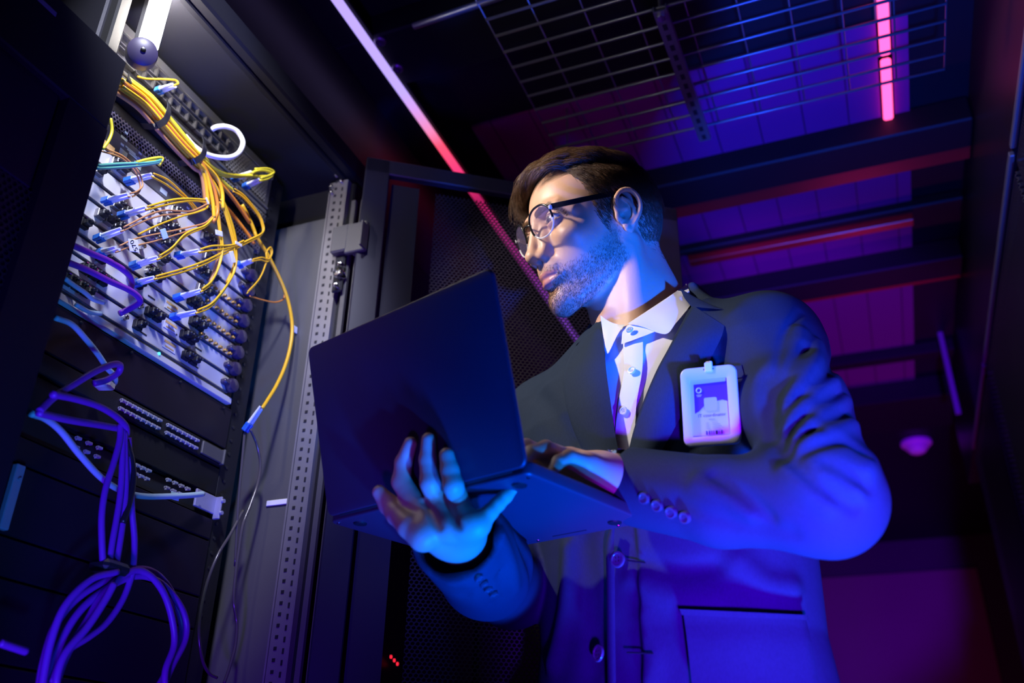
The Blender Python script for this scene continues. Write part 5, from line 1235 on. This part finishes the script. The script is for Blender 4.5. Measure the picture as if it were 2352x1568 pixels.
# ------------------------------------------------------------------ lapels, collar, buttons, pockets: sheets laid on the cloth
def jhit(px, py, off=0.0, fn=None): return march(fn or jacket_fn, CAM, ray(px, py), .70, 1.6, off=off)[0]
def jhits(pp, fn, off):
    return march(fn, CAM, np.array([ray(*q) for q in pp]), .70, 1.6, 160, off)
def sheet(name, A, B, mt, parent, fn, oa=.004, ob=.004, th=.003, bulge=.003, nu=14, n=6, maxd=None):
    """thick cloth strip between the outlines A and B (same number of points)"""
    A = cr([(x, y, 0) for x, y in A], n)[:, :2]; B = cr([(x, y, 0) for x, y in B], n)[:, :2]; m = len(A); G = []
    for i in range(m):
        for j in range(nu + 1): t = j / nu; G.append(A[i] * (1 - t) + B[i] * t)
    T = np.tile(np.linspace(0, 1, nu + 1), m); off = oa + (ob - oa) * T + bulge * np.sin(math.pi * T)
    base = march(fn, CAM, np.array([ray(*q) for q in G]), .70, 1.6, 200)
    # keep the strip free of sudden steps in depth
    dep = ((base - CAM) @ MW)[:, 2].reshape(m, nu + 1)
    for _ in range(12):
        s_ = dep.copy(); s_[1:-1] = (dep[:-2] + dep[2:] + dep[1:-1] * 2) / 4; dep2 = s_.copy(); dep2[:, 1:-1] = (s_[:, :-2] + s_[:, 2:] + s_[:, 1:-1] * 2) / 4; dep = np.minimum(dep2, dep + .0) if _ < 4 else dep2
    R_ = np.array([ray(*q) for q in G]); rl = np.linalg.norm(R_, axis=1)
    top = CAM + R_ * (dep.ravel() - (off + th) / rl)[:, None]; bot = CAM + R_ * (dep.ravel() - off / rl + .002)[:, None]
    V = np.vstack([top, bot]); K = m * (nu + 1); F = []; w_ = nu + 1
    for i in range(m - 1):
        for j in range(nu):
            a = i * w_ + j; F.append((a, a + 1, a + w_ + 1, a + w_)); F.append((a + K, a + w_ + K, a + w_ + 1 + K, a + 1 + K))
    for i in range(m - 1):
        for j in (0, nu): a = i * w_ + j; F.append((a, a + w_, a + w_ + K, a + K))
    for j in range(nu):
        for i in (0, m - 1): a = i * w_ + j; F.append((a, a + 1, a + 1 + K, a + K))
    o = mesh_obj(name, V, F, mt, parent, True)
    bm = __import__('bmesh').new(); bm.from_mesh(o.data); __import__('bmesh').ops.recalc_face_normals(bm, faces=bm.faces); bm.to_mesh(o.data); bm.free()
    o.data.set_sharp_from_angle(angle=math.radians(50)); return o
def button(px, py, r, mt, parent, fn, name='button', h=.0028, off=.0):
    c = march(fn, CAM, ray(px, py), .70, 1.6, 200, off)[0]; g = grad(fn, c, .006)[0]
    b = MB(); b.lathe(c, g, [(r * .8, -.001), (r * .97, .0), (r, h * .5), (r * .93, h), (r * .72, h * 1.05), (r * .66, h * .75), (.0001, h * .7)], 28); o = b.build(name, mt, parent, auto=40)
    u = nrm(np.cross(g, (0, 0, 1))); v = np.cross(g, u); b = MB()
    for a_, c_ in ((1, 1), (1, -1), (-1, 1), (-1, -1)):
        q = c + g * h * .72 + (u * a_ + v * c_) * r * .20; b.cyl(q, q + g * .0003, r * .10, 8)
    b.build('thread_hole', M['ports'], o); return o
BUT = mat('navy_horn_button', (.06, .06, .10), .22, 0, noise=.2, nscale=150, coat=.5); SBT = mat('pearl_button', (.72, .72, .76), .18, 0, coat=.5, noise=.04, nscale=200)
def smooth_shirt(p): return smin(shirt_fn(p), torso_core(p, .003), .01)
jt = lambda p: add_folds(p, smin(jacket_base(p), torso_core(p, .012), .02))
jtorso = lambda p: jacket_torso(p)
lapA = [(1590, 700), (1562, 748), (1536, 798), (1508, 850), (1480, 915), (1456, 985), (1438, 1058)]
lapB = [(1664, 748), (1655, 778), (1624, 838), (1592, 893), (1564, 955), (1532, 1014), (1500, 1066)]
sheet('lapel', lapA, lapB, WOOL, jacket, jtorso, .007, .006, .0045, .007)
lrA = [(1382, 745), (1388, 800), (1393, 855), (1402, 920), (1412, 990), (1426, 1062)]
lrB = [(1342, 772), (1312, 812), (1294, 862), (1298, 920), (1316, 985), (1346, 1052)]
sheet('lapel', lrA, lrB, WOOL, jacket, jtorso, .007, .007, .0045, .007)
sheet('collar', [(1562, 662), (1572, 684), (1588, 704)], [(1600, 684), (1640, 702), (1673, 712)], WOOL, jacket, jtorso, .008, .007, .0035, .004)
sheet('collar', [(1384, 726), (1384, 745)], [(1352, 756), (1322, 792)], WOOL, jacket, jtorso, .006, .005, .0035, .002)
sheet('breast_pocket', [(1664, 846), (1672, 868)], [(1702, 836), (1710, 866)], WOOL, jacket, jt, .001, .001, .002, .001)
sheet('patch_pocket', [(1570, 1412), (1578, 1470), (1590, 1580)], [(1852, 1424), (1866, 1480), (1884, 1580)], WOOL, jacket, jt, .003, .003, .003, .002)
sheet('pocket_welt', [(1560, 1398), (1566, 1412)], [(1856, 1412), (1858, 1424)], WOOL, jacket, jt, .006, .006, .002, .002, nu=24)
sheet('front_edge', [(1402, 1208), (1392, 1250), (1393, 1330), (1394, 1450), (1396, 1590)], [(1412, 1208), (1410, 1250), (1412, 1330), (1413, 1450), (1415, 1590)], WOOL, jacket, jtorso, .004, .004, .003, .002, nu=4)
button(1420, 1285, .0098, BUT, jacket, jt, off=.002); button(1376, 1500, .0098, BUT, jacket, jt, off=.001)
b = MB(); p0 = jhit(1440, 1287, .0012, jt); p1 = jhit(1482, 1292, .0012, jt); b.tube([p0, (p0 + p1) / 2, p1], .0011, 6); b.build('buttonhole', M['black'], jacket)
b = MB(); p0 = jhit(1440, 1498, .0012, jt); p1 = jhit(1500, 1500, .0012, jt); b.tube([p0, (p0 + p1) / 2, p1], .0011, 6); b.build('buttonhole', M['black'], jacket)
for q in ((1482, 1143), (1512, 1160), (1544, 1175), (1576, 1187)): button(*q, .0066, BUT, jacket, jt, 'cuff_button', .0045)
for q in ((1098, 1325), (1110, 1338), (1121, 1350), (1133, 1361)): button(*q, .0052, BUT, jacket, jt, 'cuff_button', .004)
# shirt collar, band and placket
neckshirt = lambda p: smin(smin(neck_sdf(p) - .004, shirt_fn(p), .02), torso_core(p, .003), .02)
sheet('collar', [(1577, 652), (1543, 676), (1507, 700), (1472, 723), (1441, 743)], [(1592, 692), (1574, 716), (1552, 742), (1527, 767), (1470, 748)], SHIRT, shirt, neckshirt, .010, .012, .0016, .003)
sheet('collar', [(1379, 724), (1396, 736), (1416, 744), (1436, 745)], [(1385, 768), (1389, 792), (1396, 812), (1420, 764)], SHIRT, shirt, neckshirt, .010, .012, .0016, .002)
sheet('collar_band', [(1430, 750), (1452, 745), (1475, 745), (1502, 748)], [(1427, 790), (1448, 783), (1472, 774), (1503, 762)], SHIRT, shirt, neckshirt, .006, .008, .0016, .002)
sheet('placket', [(1431, 786), (1433, 850), (1420, 925), (1413, 1000), (1411, 1062)], [(1477, 772), (1475, 850), (1462, 925), (1457, 1000), (1444, 1062)], SHIRT, shirt, smooth_shirt, .003, .003, .0014, .001)
for q, r in (((1452, 851), .0054), ((1433, 944), .0054)): button(*q, r, SBT, shirt, smooth_shirt, off=.0055, h=.0022)
button(1447, 758, .0050, mat('clear_collar_button', (.5, .6, .75), .15, coat=.5, noise=.04), shirt, neckshirt, off=.0100, h=.0020)
# back of the shirt collar, a ring round the neck
ax = nrm(NTOP - NB); cc_ = NB + ax * .050; u0 = nrm(np.cross(ax, N_)); v0 = np.cross(u0, ax); V = []; seg = 40
for k in range(seg + 1):
    a = math.radians(-150 + 300 * k / seg) + math.pi
    dr = u0 * math.sin(a) + (-N_ + ax * (N_ @ ax)) * -math.cos(a); dr = nrm(dr)
    hgt = .010 - .012 * (math.cos(a) + 1) * .5
    for r_, h_ in ((.0665, hgt), (.0690, hgt + .001), (.0800, hgt - .036), (.0780, hgt - .036)): V.append(cc_ + dr * r_ + ax * h_)
F = [(i * 4 + k, i * 4 + (k + 1) % 4, (i + 1) * 4 + (k + 1) % 4, (i + 1) * 4 + k) for i in range(seg) for k in range(4)] + [(3, 2, 1, 0), tuple(seg * 4 + k for k in range(4))]
RING = (V, F)

# ------------------------------------------------------------------ wristwatch and badge
dw = nrm(LHD[1][0] - LW); wc = LW + dw * .014; uu = nrm(np.cross(dw, LEU)); vv = np.cross(dw, uu)
t = thing('wristwatch', wc, 'small wristwatch with a tan strap peeking out of the cuff above the laptop', 'watch')
b = MB(); ring = np.array([wc + (uu * math.cos(a) * 1.08 + vv * math.sin(a) * .92) * .0275 for a in np.linspace(0, 2 * math.pi, 37)])
for o_ in (-.005, 0, .005): b.tube(ring + dw * o_, .0030, 8, False)
b.build('strap', mat('tan_leather', (.42, .20, .06), .5, noise=.15, nscale=80), t, smooth=True)
c = wc + LEU * .0300 ; b = MB(); b.lathe(c - LEU * .001, LEU, [(.0125, 0), (.0135, .002), (.0130, .006), (.0115, .0068), (.0112, .0060), (.0001, .0060)], 32); b.build('case', M['chrome'], t, auto=35)
b = MB(); b.lathe(c + LEU * .0052, LEU, [(.0108, 0), (.0108, .0004), (.0001, .0004)], 28); b.build('dial', M['white'], t)
b = MB(); b.cyl(c + uu * .0 + dw * .013 + LEU * .002, c + dw * .017 + LEU * .002, .0018, 12); b.build('crown', M['chrome'], t, auto=40)

def badge():
    cpx = np.array([(1556, 848), (1684, 838), (1710, 1016), (1578, 1028)], float)
    cen = march(jtorso, CAM, ray(1632, 935), .7, 1.6)[0] - nrm(ray(1632, 935)) * .030
    nn_ = nrm(N_ * .86 + U_ * .30 + ZV * -.16)
    pts = [CAM + ray(*q) * (((cen - CAM) @ nn_) / (ray(*q) @ nn_)) for q in cpx]
    ex = nrm(pts[1] + pts[2] - pts[0] - pts[3]); ey = pts[0] + pts[1] - pts[2] - pts[3]; ey = nrm(ey - ex * (ey @ ex)); ez = np.cross(ex, ey)
    W_ = (np.linalg.norm(pts[1] - pts[0]) + np.linalg.norm(pts[2] - pts[3])) / 2; H_ = (np.linalg.norm(pts[0] - pts[3]) + np.linalg.norm(pts[1] - pts[2])) / 2
    o = sum(pts) / 4; print('BADGE', W_, H_)
    t = thing('id_badge', o, 'white framed staff badge clipped to the jacket breast', 'badge')
    X = lambda x, y, z=0: o + ex * x * W_ + ey * y * H_ + ez * z            # x,y in -.5..+.5
    def rr(x0, y0, x1, y1, r, n=7):
        rx, ry = r / W_, r / H_; out = []
        for cx_, cy_, a0 in ((x1 - rx, y1 - ry, 0), (x0 + rx, y1 - ry, 90), (x0 + rx, y0 + ry, 180), (x1 - rx, y0 + ry, 270)):
            for k in range(n): a = math.radians(a0 + 90 * k / (n - 1)); out.append((cx_ + rx * math.cos(a), cy_ + ry * math.sin(a)))
        return out
    outer = rr(-.5, -.5, .5, .5, .0085); inner = rr(-.335, -.385, .325, .335, .0012); n = len(outer); V = []
    sh = lambda L_, s_: [(x * (1 - s_ * 2 / W_), y * (1 - s_ * 2 / H_)) for x, y in L_]
    rings = [(outer, -.003), (outer, .001), (sh(outer, .0006), .0022), (sh(outer, .0016), .0026), (sh(inner, -.0010), .0026), (inner, .0020), (inner, -.0012)]
    for L_, z_ in rings: V += [X(x, y, z_) for x, y in L_]
    F = [(i * n + k, i * n + (k + 1) % n, (i + 1) * n + (k + 1) % n, (i + 1) * n + k) for i in range(len(rings) - 1) for k in range(n)] + [tuple(range(n))[::-1]]
    b = MB(); b.add(V, F); fr = b.build('frame', mat('white_badge_plastic', (.60, .60, .64), .35, noise=.02), t, auto=40)
    def flat(name, poly, z_, mt, par, th=.0003):
        m_ = len(poly); b = MB(); b.add([X(x, y, z_ + th) for x, y in poly] + [X(x, y, z_) for x, y in poly], [tuple(range(m_)), tuple(range(2 * m_ - 1, m_ - 1, -1))] + [(k, k + m_, (k + 1) % m_ + m_, (k + 1) % m_) for k in range(m_)]); return b.build(name, mt, par)
    cm = mat('white_card', (.46, .49, .56), .5, noise=.02); vm = mat('violet_card_print', (.10, .03, .22), .45, noise=.03); im = M['ink']; gm = mat('grey_print', (.30, .33, .42), .6, noise=.03)
    card = flat('card', [(-.335, -.385), (.325, -.385), (.325, .335), (-.335, .335)], -.0010, cm, t)
    flat('violet_field', [(-.27, .285), (.31, .295), (.31, .045), (.22, .065), (.12, .055), (-.10, .010), (-.20, -.060), (-.275, -.085)], -.0006, vm, card)
    flat('photo_square', rr(-.105, -.065, .125, .105, .002, 5), -.0002, mat('pale_square_print', (.40, .44, .58), .5, noise=.03), card)
    b = MB(); b.tube([X(-.185 + .030 * math.cos(a) * H_ / W_, .205 + .030 * math.sin(a), .0) for a in np.linspace(0, 2 * math.pi, 21)], .0008, 6, False); b.build('ring_emblem', cm, card)
    flat('emblem_lines', [(-.235, .150), (-.135, .150), (-.135, .143), (-.235, .143)], -.0002, cm, card); flat('emblem_lines', [(-.225, .132), (-.150, .132), (-.150, .125), (-.225, .125)], -.0002, cm, card)
    for x0, x1, y in ((-.09, -.04, -.215), (.02, .12, -.215), (-.09, -.05, -.237), (.02, .15, -.237), (-.09, -.045, -.259), (.02, .18, -.259), (-.09, -.03, -.281), (.02, .14, -.281)):
        flat('print_line', [(x0, y), (x1, y), (x1, y - .006), (x0, y - .006)], -.0003, gm, card)
    for x, w_ in ((-.10, .022), (-.05, .018), (-.015, .008), (.005, .006), (.03, .012), (.065, .040), (.115, .008), (.135, .008), (.165, .020)):
        flat('barcode_bar', [(x, -.315), (x + w_, -.315), (x + w_, -.365), (x, -.365)], -.0003, im, card)
    def text(s_, x, y, size, m_):
        cu = bpy.data.curves.new('txt', 'FONT'); cu.body = s_; cu.size = size; cu.align_x = 'CENTER'; cu.align_y = 'CENTER'; cu.extrude = .0001
        q = bpy.data.objects.new('tmp', cu); COL.objects.link(q); dg = bpy.context.evaluated_depsgraph_get(); me = bpy.data.meshes.new_from_object(q.evaluated_get(dg)); bpy.data.objects.remove(q)
        v = np.array([a.co[:] for a in me.vertices]); fa = [tuple(p_.vertices) for p_ in me.polygons]; mesh_obj('printed_text', X(x, y, -.0003) + v[:, :1] * ex + v[:, 1:2] * ey, fa, m_, card, False)
    text('IT coordinator', .02, -.120, .0052, im); flat('print_line', [(-.04, -.168), (.07, -.168), (.07, -.178), (-.04, -.178)], -.0003, gm, card)
    b = MB(); R = frame(ex, ey, ez); b.box(X(.02, .485, .002), (.0090, .012, .004), .001, R); b.box(X(.02, .515, -.003), (.0075, .012, .003), .001, R); b.build('clip', M['white'], t)
    b = MB(); b.box(X(.02, .462, .0025), (.012, .0015, .001), 0, R); b.build('clip_slot', M['ports'], t)
badge()
# fingernails on the hand under the laptop, and on the typing hand
NAIL = mat('fingernail', (.66, .46, .38), .28, 0, coat=.3, noise=.03)
for pts, r, w_ in ((RHD[0], .0072, .0052), (RHD[1], .0073, .0053), (RHD[2], .0078, .0055), (RHD[4], .0076, .0052)):
    tip, prev = pts[-1], pts[-2]; d = nrm(tip - prev); tocam = nrm(CAM - tip); nn_ = nrm(tocam - d * (tocam @ d) + d * .12); sd = nrm(np.cross(d, nn_)); d2 = np.cross(nn_, sd)
    c = tip - d * .0022 + nn_ * (r - .0012); V = []; F = []; n1, n2 = 10, 7
    for i in range(n2):
        v_ = -1 + 2 * i / (n2 - 1)
        for j in range(n1):
            u_ = -1 + 2 * j / (n1 - 1); hw = w_ * (1 - .25 * max(0, abs(v_) - .55) / .45); V.append(c + sd * u_ * hw + d2 * v_ * .0062 - nn_ * (u_ * u_ * .0026 + v_ * v_ * .0008) + nn_ * .0006)
    K_ = len(V); V += [q - nn_ * .0010 for q in V]
    for i in range(n2 - 1):
        for j in range(n1 - 1): a = i * n1 + j; F += [(a, a + 1, a + n1 + 1, a + n1), (a + K_, a + n1 + K_, a + n1 + 1 + K_, a + 1 + K_)]
    for i in range(n2 - 1):
        for j in (0, n1 - 1): a = i * n1 + j; F.append((a, a + n1, a + n1 + K_, a + K_))
    mesh_obj('fingernail', V, F, NAIL, man)
# ------------------------------------------------------------------ laptop
def laptop():
    t = thing('laptop', LHL * .5 + LHR * .5, 'open dark laptop held on the man\'s right hand, lid back towards us', 'laptop')
    body = mat('graphite_aluminium', (.060, .030, .058), .42, .2, noise=.03, nscale=30); edge = mat('brushed_edge', (.45, .45, .50), .3, .8, noise=.03)
    def plate(name, o, ex, ey, ez, w_, h, th, m_, rad=.009, em=None):
        """rounded plate: o corner, ex width, ey length, ez thickness direction"""
        pts = []
        for cx_, cy_, a0 in ((w_ - rad, h - rad, 0), (rad, h - rad, 90), (rad, rad, 180), (w_ - rad, rad, 270)):
            for k in range(8):
                a = math.radians(a0 + 90 * k / 7); pts.append((cx_ + rad * math.cos(a), cy_ + rad * math.sin(a)))
        n = len(pts); V = []; be = min(.0026, th * .48); c = (w_ / 2, h / 2); qq = [(be * (1 - math.cos(a)), be * (1 - math.sin(a))) for a in np.linspace(0, math.pi / 2, 5)]
        prof_ = qq + [(th - z_, s_) for z_, s_ in qq[::-1]]
        for z_, s_ in prof_:
            for x, y in pts:
                v = np.array([x - c[0], y - c[1]]); L_ = np.linalg.norm(v); v = v * (1 - s_ / L_); V.append(o + ex * (v[0] + c[0]) + ey * (v[1] + c[1]) + ez * z_)
        m_n = len(prof_); F = [tuple(range(n))[::-1], tuple(range((m_n - 1) * n, m_n * n))] + [(i * n + k, i * n + (k + 1) % n, (i + 1) * n + (k + 1) % n, (i + 1) * n + k) for i in range(m_n - 1) for k in range(n)]
        b = MB(); b.add(V, F); return b.build(name, m_, t, auto=35)
    lt_ = .0055; bt = .014
    lid = plate('lid', LHL + LBN * .0, LEX, LEL, -LBN, LWD, LLD, lt_, body)
    scr = plate('bezel', LHL - LBN * lt_ + LEL * .006 + LEX * .004, LEX, LEL, -LBN, LWD - .008, LLD - .010, .0006, mat('black_bezel', (.01, .01, .012), .25, noise=.05), .006); scr.parent = lid
    s2 = plate('screen', LHL - LBN * (lt_ + .0006) + LEL * .016 + LEX * .010, LEX, LEL, -LBN, LWD - .020, LLD - .030, .0003, mat('screen_glass', (.02, .02, .03), .1, emit=(.45, .6, 1.0), estr=.5), .002); s2.parent = lid
    base = plate('base', LHL - LEU * bt * .5 - LBN * .003, LEX, LEB, LEU, LWD, LDP, bt, body)
    b = MB(); R = frame(LEX, LEB, LEU); top = LHL + LEU * bt * .5 - LBN * .003
    for r in range(5):
        for k in range(13): b.box(top + LEX * (.026 + k * .0195 + .003 * r) + LEB * (.040 + r * .0185) + LEU * .0005, (.0165, .0155, .0012), .0004, R)
    kb = b.build('keyboard', M['ports'], base); kb.parent = base; tag(kb, kind='stuff')
    b = MB(); b.box(top + LEX * LWD * .5 + LEB * .160 + LEU * .0002, (.105, .062, .0006), .0002, R); b.build('trackpad', M['dark'], base)
    b = MB(); b.cyl(LHL + LEX * .02 - LBN * .006, LHR - LEX * .02 - LBN * .006, .0046, 16); b.build('hinge', M['dark'], t, auto=40)
    bot = LHL - LEU * bt * .5 - LBN * .003
    for u, v in ((.03, .022), (LWD - .03, .022), (.03, LDP - .022), (LWD - .03, LDP - .022)):
        b = MB(); b.lathe(bot + LEX * u + LEB * v, -LEU, [(.008, 0), (.0075, .0016), (.001, .002)], 20); b.build('rubber_foot', M['black'], base, auto=40)
    for u, v in ((.008, .008), (LWD - .008, .010), (LWD * .5, .008), (.008, LDP - .008), (LWD - .010, LDP - .010), (LWD * .5, LDP - .008), (LWD - .035, LDP - .008)):
        b = MB(); b.lathe(bot + LEX * u + LEB * v, -LEU, [(.0024, 0), (.0022, .0005), (.0008, .0002)], 12); b.build('screw', M['chrome'], base, auto=40)
    for u in (LWD - .10, .09):
        b = MB(); b.box(bot + LEX * u + LEB * (LDP - .014) - LEU * .0003, (.05, .0018, .0006), 0, R); b.build('speaker_slot', M['ports'], base)
laptop()
